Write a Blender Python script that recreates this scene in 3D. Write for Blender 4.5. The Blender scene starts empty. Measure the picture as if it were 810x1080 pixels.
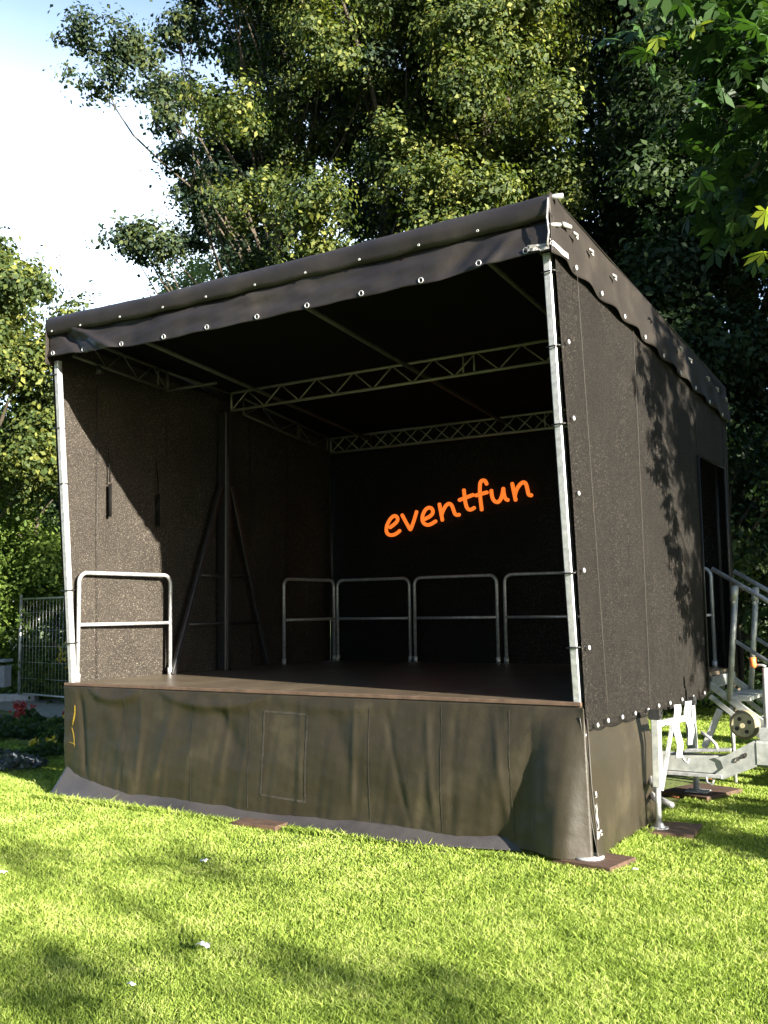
import bpy, math, random
import numpy as np
from mathutils import Vector, Matrix

random.seed(7)
RNG = np.random.default_rng(11)
scene = bpy.context.scene
COL = scene.collection

# ------------------------------------------------------------------ camera
CAM_R = Vector((0.84464, 0.53515, -0.01396))
CAM_U = Vector((0.06561, -0.07761, 0.99482))
CAM_F = Vector((-0.53129, 0.84119, 0.10066))
CAM_P = Vector((2.385, -6.135, 1.601))
cd = bpy.data.cameras.new('camera')
cam = bpy.data.objects.new('camera', cd)
COL.objects.link(cam)
cam.matrix_world = Matrix(((CAM_R.x, CAM_U.x, -CAM_F.x, CAM_P.x),
                           (CAM_R.y, CAM_U.y, -CAM_F.y, CAM_P.y),
                           (CAM_R.z, CAM_U.z, -CAM_F.z, CAM_P.z), (0, 0, 0, 1)))
cd.sensor_fit = 'VERTICAL'
cd.sensor_height = 24.0
cd.lens = 1039.0 / 1080.0 * 24.0
cd.clip_start = 0.05
cd.clip_end = 2000
scene.camera = cam

# ------------------------------------------------------------------ light
SUN_TO = Vector((1.0, -0.29, 0.31)).normalized()
elev = math.asin(SUN_TO.z)
azim = math.atan2(SUN_TO.x, SUN_TO.y)          # from +y towards +x
world = bpy.data.worlds.new('World')
scene.world = world
world.use_nodes = True
nt = world.node_tree
bg = nt.nodes['Background']
sky = nt.nodes.new('ShaderNodeTexSky')
sky.sky_type = 'NISHITA'
sky.sun_disc = False
sky.sun_elevation = elev
sky.sun_rotation = azim
sky.air_density = 0.8
sky.dust_density = 0.6
sky.ozone_density = 2.5
bg.inputs[1].default_value = 0.07
# thin bright evening haze low in the sky on the side away from the sun
tcw = nt.nodes.new('ShaderNodeTexCoord')
def wmath(op, a, b_=None, c=None):
    n = nt.nodes.new('ShaderNodeMath'); n.operation = op
    for i, v in enumerate((a, b_, c)):
        if v is None: continue
        if isinstance(v, (int, float)): n.inputs[i].default_value = v
        else: nt.links.new(v, n.inputs[i])
    return n.outputs[0]
dt = nt.nodes.new('ShaderNodeVectorMath'); dt.operation = 'DOT_PRODUCT'
nt.links.new(tcw.outputs['Generated'], dt.inputs[0])
dt.inputs[1].default_value = (-0.78, 0.62, 0.0)
nzw = nt.nodes.new('ShaderNodeTexNoise'); nzw.inputs['Scale'].default_value = 2.5; nzw.inputs['Detail'].default_value = 5
nt.links.new(tcw.outputs['Generated'], nzw.inputs['Vector'])
def wmap(src, a, b_, lo=0.0, hi=1.0):
    n = nt.nodes.new('ShaderNodeMapRange'); n.interpolation_type = 'SMOOTHSTEP'
    n.inputs['From Min'].default_value = a; n.inputs['From Max'].default_value = b_
    n.inputs['To Min'].default_value = lo; n.inputs['To Max'].default_value = hi
    nt.links.new(src, n.inputs[0]); return n.outputs[0]
sxyz = nt.nodes.new('ShaderNodeSeparateXYZ'); nt.links.new(tcw.outputs['Generated'], sxyz.inputs[0])
zel = wmath('MULTIPLY_ADD', nzw.outputs[0], 0.06, wmath('SUBTRACT', sxyz.outputs['Z'], 0.03))
mask = wmath('MULTIPLY', wmap(dt.outputs['Value'], 0.66, 0.84), wmap(zel, 0.31, 0.60, 1.0, 0.05))
mxw = nt.nodes.new('ShaderNodeMix'); mxw.data_type = 'RGBA'; mxw.blend_type = 'ADD'
nt.links.new(mask, mxw.inputs[0])
nt.links.new(sky.outputs[0], mxw.inputs[6]); mxw.inputs[7].default_value = (4.2, 4.4, 3.9, 1)
nt.links.new(mxw.outputs[2], bg.inputs[0])
sl = bpy.data.lights.new('sun', 'SUN')
sl.energy = 5.0
sl.angle = math.radians(0.5)
sl.color = (1.0, 0.92, 0.80)
sun = bpy.data.objects.new('sun', sl)
COL.objects.link(sun)
sun.rotation_euler = (-SUN_TO).to_track_quat('-Z', 'Y').to_euler()
sun.location = (20, -6, 12)
scene.view_settings.view_transform = 'Standard'
scene.view_settings.look = 'None'
scene.view_settings.gamma = 1.0
scene.view_settings.use_curve_mapping = False
scene.view_settings.exposure = 2.4
scene.render.engine = 'CYCLES'
scene.cycles.max_bounces = 6
scene.cycles.transparent_max_bounces = 6

# ------------------------------------------------------------------ materials
def new_mat(name):
    m = bpy.data.materials.new(name)
    m.use_nodes = True
    return m, m.node_tree, m.node_tree.nodes['Principled BSDF']

def ramp(t, stops):
    n = t.nodes.new('ShaderNodeValToRGB')
    e = n.color_ramp.elements
    while len(e) < len(stops):
        e.new(0.5)
    for i, (p, c) in enumerate(stops):
        e[i].position = p
        e[i].color = (c[0], c[1], c[2], 1)
    return n

def noise(t, scale, detail=4, rough=0.6, stretch=None):
    tc = t.nodes.new('ShaderNodeNewGeometry')
    n = t.nodes.new('ShaderNodeTexNoise')
    n.inputs['Scale'].default_value = scale
    n.inputs['Detail'].default_value = detail
    n.inputs['Roughness'].default_value = rough
    if stretch:
        mp = t.nodes.new('ShaderNodeMapping')
        mp.inputs['Scale'].default_value = stretch
        t.links.new(tc.outputs['Position'], mp.inputs['Vector'])
        t.links.new(mp.outputs[0], n.inputs['Vector'])
    else:
        t.links.new(tc.outputs['Position'], n.inputs['Vector'])
    return n

def bump(t, b, src, strength, dist=0.01):
    n = t.nodes.new('ShaderNodeBump')
    n.inputs['Strength'].default_value = strength
    n.inputs['Distance'].default_value = dist
    t.links.new(src, n.inputs['Height'])
    t.links.new(n.outputs[0], b.inputs['Normal'])
    return n

def plain(name, c0, c1, scale=6, rough=0.5, metal=0.0, bumps=0.15, stretch=None, rough_var=0.15, lo=0.3, hi=0.7, bdist=0.004):
    m, t, b = new_mat(name)
    n = noise(t, scale, 6, 0.65, stretch)
    r = ramp(t, [(lo, c0), (hi, c1)])
    t.links.new(n.outputs[0], r.inputs[0])
    t.links.new(r.outputs[0], b.inputs['Base Color'])
    b.inputs['Metallic'].default_value = metal
    mr = t.nodes.new('ShaderNodeMapRange')
    mr.inputs['To Min'].default_value = max(0.05, rough - rough_var)
    mr.inputs['To Max'].default_value = min(1, rough + rough_var)
    t.links.new(n.outputs[0], mr.inputs[0])
    t.links.new(mr.outputs[0], b.inputs['Roughness'])
    if bumps:
        n2 = noise(t, scale * 6, 4, 0.6)
        bump(t, b, n2.outputs[0], bumps, bdist)
    return m

M = {}
M['galv'] = plain('galvanised_steel', (0.33, 0.34, 0.35), (0.62, 0.63, 0.63), 25, 0.42, 0.55, 0.12)
M['galv_dull'] = plain('dull_galvanised_steel', (0.30, 0.32, 0.31), (0.52, 0.54, 0.50), 14, 0.5, 0.45, 0.15)
M['truss'] = plain('aged_truss_steel', (0.24, 0.235, 0.18), (0.38, 0.37, 0.30), 12, 0.4, 0.3, 0.1)
M['purlin'] = plain('dull_purlin_steel', (0.05, 0.05, 0.045), (0.10, 0.10, 0.085), 12, 0.55, 0.2, 0.1)
M['dark_steel'] = plain('dark_painted_steel', (0.012, 0.012, 0.013), (0.03, 0.03, 0.032), 20, 0.42, 0.1, 0.1)
M['black'] = plain('black_plastic', (0.008, 0.008, 0.008), (0.02, 0.02, 0.02), 20, 0.5, 0, 0.1)
M['white_strap'] = plain('white_webbing', (0.28, 0.29, 0.29), (0.46, 0.46, 0.45), 30, 0.7, 0, 0.2)
M['yellow_strip'] = plain('dull_yellow_strip', (0.16, 0.11, 0.01), (0.32, 0.22, 0.025), 30, 0.5)
M['matte_black'] = plain('matte_black_cloth', (0.004, 0.004, 0.004), (0.007, 0.0065, 0.006), 3, 0.9, 0, 0.1)  # near-black cloth; on the roof sheet it carries painted shade
M['matte_black'].node_tree.nodes['Principled BSDF'].inputs['Specular IOR Level'].default_value = 0.1
M['tape'] = plain('silver_tape', (0.16, 0.155, 0.15), (0.50, 0.49, 0.47), 60, 0.35, 0.2, 0.5)
M['tyre'] = plain('wheel_rubber', (0.16, 0.14, 0.08), (0.26, 0.23, 0.14), 30, 0.7)
M['rim'] = plain('wheel_centre', (0.28, 0.26, 0.15), (0.42, 0.38, 0.24), 30, 0.5)
M['orange'] = plain('orange_plastic', (0.75, 0.16, 0.04), (0.85, 0.22, 0.06), 30, 0.4)
M['wood'] = plain('weathered_board', (0.03, 0.017, 0.010), (0.10, 0.055, 0.034), 9, 0.75, 0, 0.4, (1, 6, 1))
M['concrete'] = plain('concrete', (0.25, 0.26, 0.27), (0.42, 0.43, 0.44), 9, 0.85, 0, 0.4)
M['path'] = plain('gravel_path', (0.12, 0.13, 0.10), (0.26, 0.27, 0.22), 5, 0.9, 0, 0.5)
M['soil'] = plain('bed_soil', (0.015, 0.012, 0.008), (0.05, 0.04, 0.025), 7, 0.95, 0, 0.6)
M['bin'] = plain('grey_bin', (0.16, 0.18, 0.21), (0.24, 0.27, 0.30), 10, 0.5)
M['bark'] = plain('bark', (0.03, 0.024, 0.018), (0.11, 0.088, 0.058), 7, 0.9, 0, 0.7, (6, 6, 1), bdist=0.03)
M['paper'] = plain('paper_scrap', (0.65, 0.65, 0.66), (0.85, 0.85, 0.85), 30, 0.7)
M['dead_leaf'] = plain('dead_leaf', (0.25, 0.08, 0.02), (0.45, 0.18, 0.05), 30, 0.7)
M['print'] = plain('dark_print', (0.04, 0.03, 0.02), (0.10, 0.07, 0.05), 200, 0.6, 0, 0)

def canopy_mat(name, c0, c1, rough, coat=0.0, dust=(0.05, 0.042, 0.032), dustamt=0.5):
    m, t, b = new_mat(name)
    n = noise(t, 2.3, 8, 0.62)
    r = ramp(t, [(0.32, c0), (0.55, c1), (0.75, tuple(c1[i] * (1 - dustamt) + dust[i] * dustamt for i in range(3)))])
    t.links.new(n.outputs[0], r.inputs[0])
    # fine scuffs
    n2 = noise(t, 60, 5, 0.75)
    r2 = ramp(t, [(0.60, (0, 0, 0)), (0.80, dust)])
    t.links.new(n2.outputs[0], r2.inputs[0])
    mx = t.nodes.new('ShaderNodeMix'); mx.data_type = 'RGBA'; mx.blend_type = 'ADD'
    mx.inputs[0].default_value = 0.6
    t.links.new(r.outputs[0], mx.inputs[6]); t.links.new(r2.outputs[0], mx.inputs[7])
    t.links.new(mx.outputs[2], b.inputs['Base Color'])
    b.inputs['Roughness'].default_value = rough
    n3 = noise(t, 9, 6, 0.6)
    bb = bump(t, b, n3.outputs[0], 0.35, 0.012)
    n4 = noise(t, 140, 3, 0.6)
    b2 = t.nodes.new('ShaderNodeBump')
    b2.inputs['Strength'].default_value = 0.25; b2.inputs['Distance'].default_value = 0.002
    t.links.new(n4.outputs[0], b2.inputs['Height'])
    t.links.new(bb.outputs[0], b2.inputs['Normal'])
    t.links.new(b2.outputs[0], b.inputs['Normal'])
    mr = t.nodes.new('ShaderNodeMapRange')
    mr.inputs['To Min'].default_value = rough - 0.1
    mr.inputs['To Max'].default_value = rough + 0.14
    t.links.new(n.outputs[0], mr.inputs[0]); t.links.new(mr.outputs[0], b.inputs['Roughness'])
    return m
M['canopy'] = canopy_mat('canopy_pvc', (0.0105, 0.0088, 0.0088), (0.019, 0.0160, 0.0150), 0.46)
M['skirt'] = canopy_mat('skirt_pvc', (0.0150, 0.0116, 0.0056), (0.0200, 0.0155, 0.0078), 0.50, dust=(0.060, 0.050, 0.026))
M['flap'] = canopy_mat('sky_tinted_flap_pvc', (0.030, 0.028, 0.029), (0.045, 0.042, 0.042), 0.45)  # sky reflection on the upturned hem put into a lighter grey
M['canopy_matte'] = canopy_mat('worn_canopy_pvc', (0.0120, 0.0100, 0.0085), (0.0185, 0.0155, 0.0125), 0.72, dust=(0.05, 0.043, 0.033))
M['canopy_matte'].node_tree.nodes['Principled BSDF'].inputs['Specular IOR Level'].default_value = 0.2
M['seam'] = plain('seam', (0.018, 0.015, 0.011), (0.042, 0.036, 0.027), 40, 0.6)

# woven shade net with bright flecks
def net_mat(name, k, fleck, fr=0.58):
    m, t, b = new_mat(name)
    n1 = noise(t, 1.4, 6, 0.62); n2 = noise(t, 105, 1, 0.4, (1, 1, 1.35)); n3 = noise(t, 34, 4, 0.7, (1, 1, 2.2)); n4 = noise(t, 420, 2, 0.5)
    ra = ramp(t, [(0.32, tuple(c * k for c in (0.0075, 0.0064, 0.0052))), (0.7, tuple(c * k for c in (0.0125, 0.0108, 0.0088)))])
    t.links.new(n1.outputs[0], ra.inputs[0])
    rb = ramp(t, [(fr, (0, 0, 0)), (fr + 0.10, fleck)])
    t.links.new(n2.outputs[0], rb.inputs[0])
    rc = ramp(t, [(0.36, (0.65, 0.65, 0.65)), (0.66, (1.4, 1.4, 1.4))])
    t.links.new(n3.outputs[0], rc.inputs[0])
    mx = t.nodes.new('ShaderNodeMix'); mx.data_type = 'RGBA'; mx.blend_type = 'ADD'; mx.inputs[0].default_value = 0.9
    t.links.new(ra.outputs[0], mx.inputs[6]); t.links.new(rb.outputs[0], mx.inputs[7])
    mx2 = t.nodes.new('ShaderNodeMix'); mx2.data_type = 'RGBA'; mx2.blend_type = 'MULTIPLY'; mx2.inputs[0].default_value = 0.8
    t.links.new(mx.outputs[2], mx2.inputs[6]); t.links.new(rc.outputs[0], mx2.inputs[7])
    t.links.new(mx2.outputs[2], b.inputs['Base Color'])
    b.inputs['Roughness'].default_value = 0.8
    b.inputs['Specular IOR Level'].default_value = 0.16
    bump(t, b, n4.outputs[0], 0.5, 0.003)
    return m
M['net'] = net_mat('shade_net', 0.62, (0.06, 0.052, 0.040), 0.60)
M['net_pale'] = net_mat('pale_shade_net', 2.7, (0.13, 0.115, 0.09), 0.61)  # same weave in a much paler tone, for the left curtain

# plywood deck
m, t, b = new_mat('deck_plywood')
n1 = noise(t, 2.0, 7, 0.7); n2 = noise(t, 22, 5, 0.7, (1, 5, 1))
ra = ramp(t, [(0.3, (0.06, 0.047, 0.032)), (0.55, (0.11, 0.088, 0.060)), (0.8, (0.20, 0.165, 0.12))])
t.links.new(n1.outputs[0], ra.inputs[0])
t.links.new(ra.outputs[0], b.inputs['Base Color'])
mr = t.nodes.new('ShaderNodeMapRange'); mr.inputs['To Min'].default_value = 0.18; mr.inputs['To Max'].default_value = 0.5
t.links.new(n2.outputs[0], mr.inputs[0]); t.links.new(mr.outputs[0], b.inputs['Roughness'])
bump(t, b, n2.outputs[0], 0.3, 0.003)
M['deck'] = m
M['deck_edge'] = plain('deck_edge', (0.05, 0.032, 0.022), (0.12, 0.075, 0.05), 12, 0.6, 0, 0.3)

# lettering: gives off light
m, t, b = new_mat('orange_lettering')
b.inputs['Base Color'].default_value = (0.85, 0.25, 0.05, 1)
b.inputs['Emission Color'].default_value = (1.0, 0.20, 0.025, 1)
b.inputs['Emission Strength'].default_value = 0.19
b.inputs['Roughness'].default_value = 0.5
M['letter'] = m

def leaf_mat(name, cols, rough=0.6, trans=0.3, spec=0.22, tcol=None, ns=0.9, nw=1.0):
    m, t, b = new_mat(name)
    g = t.nodes.new('ShaderNodeNewGeometry')
    n = noise(t, ns, 3 if nw == 1 else 6, 0.5 if nw == 1 else 0.7)
    ad = t.nodes.new('ShaderNodeMath'); ad.operation = 'MULTIPLY_ADD'
    t.links.new(g.outputs['Random Per Island'], ad.inputs[0])
    ad.inputs[1].default_value = 0.55
    nm = t.nodes.new('ShaderNodeMath'); nm.operation = 'MULTIPLY_ADD'; nm.inputs[1].default_value = nw; nm.inputs[2].default_value = 0.5 - 0.5 * nw
    t.links.new(n.outputs[0], nm.inputs[0]); t.links.new(nm.outputs[0], ad.inputs[2])
    sb = t.nodes.new('ShaderNodeMath'); sb.operation = 'SUBTRACT'
    t.links.new(ad.outputs[0], sb.inputs[0]); sb.inputs[1].default_value = 0.28
    k = len(cols)
    r = ramp(t, [(0.15 + 0.7 * i / (k - 1), c) for i, c in enumerate(cols)])
    t.links.new(sb.outputs[0], r.inputs[0])
    t.links.new(r.outputs[0], b.inputs['Base Color'])
    b.inputs['Roughness'].default_value = rough
    b.inputs['Specular IOR Level'].default_value = spec
    tr = t.nodes.new('ShaderNodeBsdfTranslucent')
    hs = t.nodes.new('ShaderNodeMix'); hs.data_type = 'RGBA'; hs.blend_type = 'MULTIPLY'; hs.inputs[0].default_value = 1
    t.links.new(r.outputs[0], hs.inputs[6])
    hs.inputs[7].default_value = (tcol or (1.5, 1.7, 0.6)) + (1,)
    t.links.new(hs.outputs[2], tr.inputs[0])
    mix = t.nodes.new('ShaderNodeMixShader'); mix.inputs[0].default_value = trans
    out = t.nodes['Material Output']
    t.links.new(b.outputs[0], mix.inputs[1]); t.links.new(tr.outputs[0], mix.inputs[2])
    t.links.new(mix.outputs[0], out.inputs[0])
    return m
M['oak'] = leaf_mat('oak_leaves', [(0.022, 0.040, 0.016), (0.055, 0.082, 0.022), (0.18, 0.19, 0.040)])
M['shadedoak'] = leaf_mat('shade_tinted_oak_leaves', [(0.011, 0.024, 0.018), (0.022, 0.042, 0.024), (0.085, 0.105, 0.034)])  # unlit bluish look of the left wing put into the leaf colour
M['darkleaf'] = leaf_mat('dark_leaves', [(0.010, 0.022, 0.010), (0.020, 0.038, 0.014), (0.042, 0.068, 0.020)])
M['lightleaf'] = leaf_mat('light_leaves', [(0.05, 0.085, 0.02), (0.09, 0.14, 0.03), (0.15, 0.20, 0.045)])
M['chestnut'] = leaf_mat('chestnut_leaves', [(0.016, 0.038, 0.012), (0.028, 0.065, 0.016), (0.06, 0.11, 0.024)], 0.5, 0.3)
M['suntintleaf'] = leaf_mat('sun_tinted_leaves', [(0.14, 0.19, 0.03), (0.22, 0.28, 0.04), (0.34, 0.36, 0.07)], 0.5, 0.4)  # sunlight on a few chestnut leaves put into their colour
M['hedge'] = leaf_mat('hedge_leaves', [(0.04, 0.075, 0.015), (0.085, 0.14, 0.025), (0.15, 0.21, 0.04)])
M['palehedge'] = leaf_mat('pale_leaves', [(0.08, 0.11, 0.04), (0.15, 0.19, 0.07), (0.22, 0.26, 0.10)])
M['grass'] = leaf_mat('grass_blades', [(0.10, 0.155, 0.026), (0.215, 0.295, 0.045), (0.32, 0.41, 0.085), (0.42, 0.45, 0.16)], 0.6, 0.35, 0.2, (1.2, 1.4, 0.5), 2.6, 1.45)
M['bedleaf'] = leaf_mat('bed_leaves', [(0.02, 0.05, 0.02), (0.05, 0.09, 0.03), (0.08, 0.13, 0.05)])
M['blueleaf'] = leaf_mat('bluish_leaves', [(0.04, 0.055, 0.06), (0.08, 0.10, 0.12), (0.13, 0.15, 0.18)])
M['redflower'] = leaf_mat('red_petals', [(0.25, 0.03, 0.03), (0.42, 0.07, 0.06), (0.55, 0.14, 0.12)], 0.6, 0.2, 0.2, (1, .6, .6))
M['yellowflower'] = leaf_mat('yellow_petals', [(0.5, 0.40, 0.03), (0.65, 0.55, 0.05), (0.75, 0.65, 0.2)], 0.6, 0.2, 0.2, (1, 1, .6))

m, t, b = new_mat('ground_turf')
n1 = noise(t, 1.2, 6, 0.65); n2 = noise(t, 30, 4, 0.7)
ra = ramp(t, [(0.3, (0.07, 0.10, 0.018)), (0.7, (0.13, 0.17, 0.035))])
t.links.new(n1.outputs[0], ra.inputs[0]); t.links.new(ra.outputs[0], b.inputs['Base Color'])
b.inputs['Roughness'].default_value = 0.95; bump(t, b, n2.outputs[0], 0.7, 0.03)
M['turf'] = m

# ------------------------------------------------------------------ mesh helpers
def vnoise(seed, n=9, f0=1.0, f1=8.0):
    r = np.random.default_rng(seed)
    A = []
    for i in range(n):
        f = f0 * (f1 / f0) ** (i / max(1, n - 1)); th = r.uniform(0, math.tau)
        A.append((f * math.cos(th), f * math.sin(th), r.uniform(0, math.tau), 1 / (1 + i * 0.6)))
    s = sum(a[3] for a in A)
    return lambda u, v: sum(a[3] * np.sin(a[0] * u + a[1] * v + a[2]) for a in A) / s * 1.6

class MB:
    def __init__(self): self.v = []; self.f = []
    def add(self, vs, fs):
        o = len(self.v); self.v += [tuple(map(float, p)) for p in vs]
        self.f += [tuple(i + o for i in f) for f in fs]; return self
    def box(self, lo, hi):
        (a, b, c), (d, e, f) = lo, hi
        return self.add([(a, b, c), (d, b, c), (d, e, c), (a, e, c), (a, b, f), (d, b, f), (d, e, f), (a, e, f)],
                        [(0, 3, 2, 1), (4, 5, 6, 7), (0, 1, 5, 4), (1, 2, 6, 5), (2, 3, 7, 6), (3, 0, 4, 7)])
    def bar(self, p, q, w, h=None, up=(0, 0, 1)):
        """rectangular bar p->q, w wide, h tall, with small chamfers"""
        h = h or w
        p, q = Vector(p), Vector(q); d = (q - p).normalized(); up = Vector(up)
        if abs(d.dot(up)) > 0.95: up = Vector((0, 1, 0))
        s = d.cross(up).normalized(); u = s.cross(d).normalized()
        c = min(w, h) * 0.12; ring = []
        for sx, sy in ((1, 1), (-1, 1), (-1, -1), (1, -1)):
            a = (sx * (w / 2), sy * (h / 2 - c)); b_ = (sx * (w / 2 - c), sy * (h / 2))
            ring += [a, b_] if sx * sy > 0 else [b_, a]
        n = 8
        vs = [p + s * x + u * y for x, y in ring] + [q + s * x + u * y for x, y in ring]
        fs = [(i, (i + 1) % n, n + (i + 1) % n, n + i) for i in range(n)] + [tuple(range(n))[::-1], tuple(range(n, 2 * n))]
        return self.add(vs, fs)
    def tube(self, pts, r, n=8, cap=True):
        pts = [Vector(p) for p in pts]; N = len(pts)
        rs = list(r) if hasattr(r, '__len__') else [r] * N
        d0 = (pts[1] - pts[0]).normalized()
        a = Vector((0, 0, 1)) if abs(d0.z) < 0.9 else Vector((1, 0, 0))
        s = d0.cross(a).normalized(); vs = []
        for i, p in enumerate(pts):
            d = (pts[min(i + 1, N - 1)] - pts[max(i - 1, 0)]).normalized()
            s = (s - d * s.dot(d)).normalized(); u = d.cross(s)
            for k in range(n):
                an = math.tau * k / n
                vs.append(p + (s * math.cos(an) + u * math.sin(an)) * rs[i])
        fs = [(i * n + k, i * n + (k + 1) % n, (i + 1) * n + (k + 1) % n, (i + 1) * n + k) for i in range(N - 1) for k in range(n)]
        if cap: fs += [tuple(range(n))[::-1], tuple(range((N - 1) * n, N * n))]
        return self.add(vs, fs)
    def grid(self, P):
        """P: array (a,b,3)"""
        a, b_ = P.shape[:2]
        vs = P.reshape(-1, 3)
        fs = [(i * b_ + j, i * b_ + j + 1, (i + 1) * b_ + j + 1, (i + 1) * b_ + j) for i in range(a - 1) for j in range(b_ - 1)]
        return self.add(vs, fs)
    def ring(self, c, nrm, R, r, N=14, n=6):
        c = Vector(c); nrm = Vector(nrm).normalized()
        a = Vector((0, 0, 1)) if abs(nrm.z) < 0.9 else Vector((1, 0, 0))
        s = nrm.cross(a).normalized(); u = nrm.cross(s); vs = []
        for i in range(N):
            A = math.tau * i / N; rad = s * math.cos(A) + u * math.sin(A)
            for k in range(n):
                B = math.tau * k / n
                vs.append(c + rad * (R + r * math.cos(B)) + nrm * r * math.sin(B))
        fs = [(i * n + k, ((i + 1) % N) * n + k, ((i + 1) % N) * n + (k + 1) % n, i * n + (k + 1) % n) for i in range(N) for k in range(n)]
        return self.add(vs, fs)
    def disc(self, c, nrm, R, th, N=20):
        c = Vector(c); nrm = Vector(nrm).normalized()
        return self.tube([c - nrm * th / 2, c + nrm * th / 2], R, N)

def obj(name, mb, mat, parent=None, smooth=False, loc=None, solid=None, cat=None, label=None, group=None, kind=None):
    """one mesh object; vertices are given in world space"""
    if parent is not None:
        base = root_loc(parent)
    else:
        base = Vector(loc) if loc is not None else Vector((0, 0, 0))
    me = bpy.data.meshes.new(name)
    vs = [(x - base.x, y - base.y, z - base.z) for x, y, z in mb.v]
    me.from_pydata(vs, [], mb.f)
    me.materials.append(mat)
    if smooth: me.shade_smooth()
    me.update()
    o = bpy.data.objects.new(name, me)
    COL.objects.link(o)
    if parent is not None: o.parent = parent
    else: o.location = base
    if solid:
        s = o.modifiers.new('solid', 'SOLIDIFY'); s.thickness = solid; s.offset = 0
    tag(o, cat, label, group, kind)
    return o

def root_loc(o):
    while o.parent: o = o.parent
    return o.location.copy()

def tag(o, cat=None, label=None, group=None, kind=None):
    if cat: o['category'] = cat
    if label: o['label'] = label
    if group: o['group'] = group
    if kind: o['kind'] = kind
    return o

def thing(name, loc, cat, label, group=None):
    o = bpy.data.objects.new(name, None)
    o.empty_display_size = 0.2
    COL.objects.link(o); o.location = loc
    return tag(o, cat, label, group)

def np_mesh(name, V, F, mat, parent=None, loc=None, smooth=False):
    """V (n,3) world coords; F (m,k) int"""
    base = root_loc(parent) if parent is not None else Vector(loc or (0, 0, 0))
    V = V - np.array(base)[None, :]
    me = bpy.data.meshes.new(name)
    me.vertices.add(len(V)); me.vertices.foreach_set('co', V.astype(np.float32).ravel())
    k = F.shape[1]
    me.loops.add(F.size); me.loops.foreach_set('vertex_index', F.astype(np.int32).ravel())
    me.polygons.add(len(F))
    me.polygons.foreach_set('loop_start', np.arange(0, F.size, k, dtype=np.int32))
    me.polygons.foreach_set('loop_total', np.full(len(F), k, dtype=np.int32))
    me.update(calc_edges=True); me.validate()
    if smooth: me.shade_smooth()
    me.materials.append(mat)
    o = bpy.data.objects.new(name, me); COL.objects.link(o)
    if parent is not None: o.parent = parent
    else: o.location = base
    return o

def at(px, py, d):
    """world point seen at photo pixel (px,py), d metres deep"""
    return CAM_P + (CAM_F + CAM_R * ((px - 405) / 1039) - CAM_U * ((py - 540) / 1039)) * d

def ground_at(px, d):
    p = at(px, 640, d); return Vector((p.x, p.y, 0))

# ------------------------------------------------------------------ ground
W, D, H = 4.94, 4.17, 1.0
gx = np.linspace(-1, 1, 81); gx = np.sign(gx) * np.abs(gx) ** 2.2 * 400
X, Y = np.meshgrid(gx, gx, indexing='ij')
nz = vnoise(3, 8, 0.05, 0.8)
Z = nz(X, Y) * 0.02 * np.clip((np.hypot(X, Y) - 12) / 10, 0, 1) - 0.004
g = MB().grid(np.stack([X, Y, Z], -1))
obj('ground', g, M['turf'], smooth=True, kind='structure')

def sheet(name, pts, z, mat, **k):
    return obj(name, MB().add([(x, y, z) for x, y in pts], [tuple(range(len(pts)))]), mat, **k)
BED = [(-14.5, 4.6), (-9.6, 3.9), (-5.3, 3.6), (-5.3, 1.5), (-7.3, 1.2), (-9.0, 1.5), (-13.5, 1.2)]
sheet('path', [(-22, 7.2), (-13.6, 5.2), (-9.4, 4.1), (-5.3, 3.9), (-5.3, 6.6), (-9.4, 6.9), (-13.6, 7.8), (-22, 10.4)], 0.008, M['path'], kind='structure')
sheet('flower_bed_soil', [(-12.5, 4.55), (-9.6, 3.95), (-5.6, 3.5), (-5.6, 2.4), (-7.6, 2.0), (-9.6, 2.2), (-12.0, 2.9)], 0.008, M['soil'], kind='structure')

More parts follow.
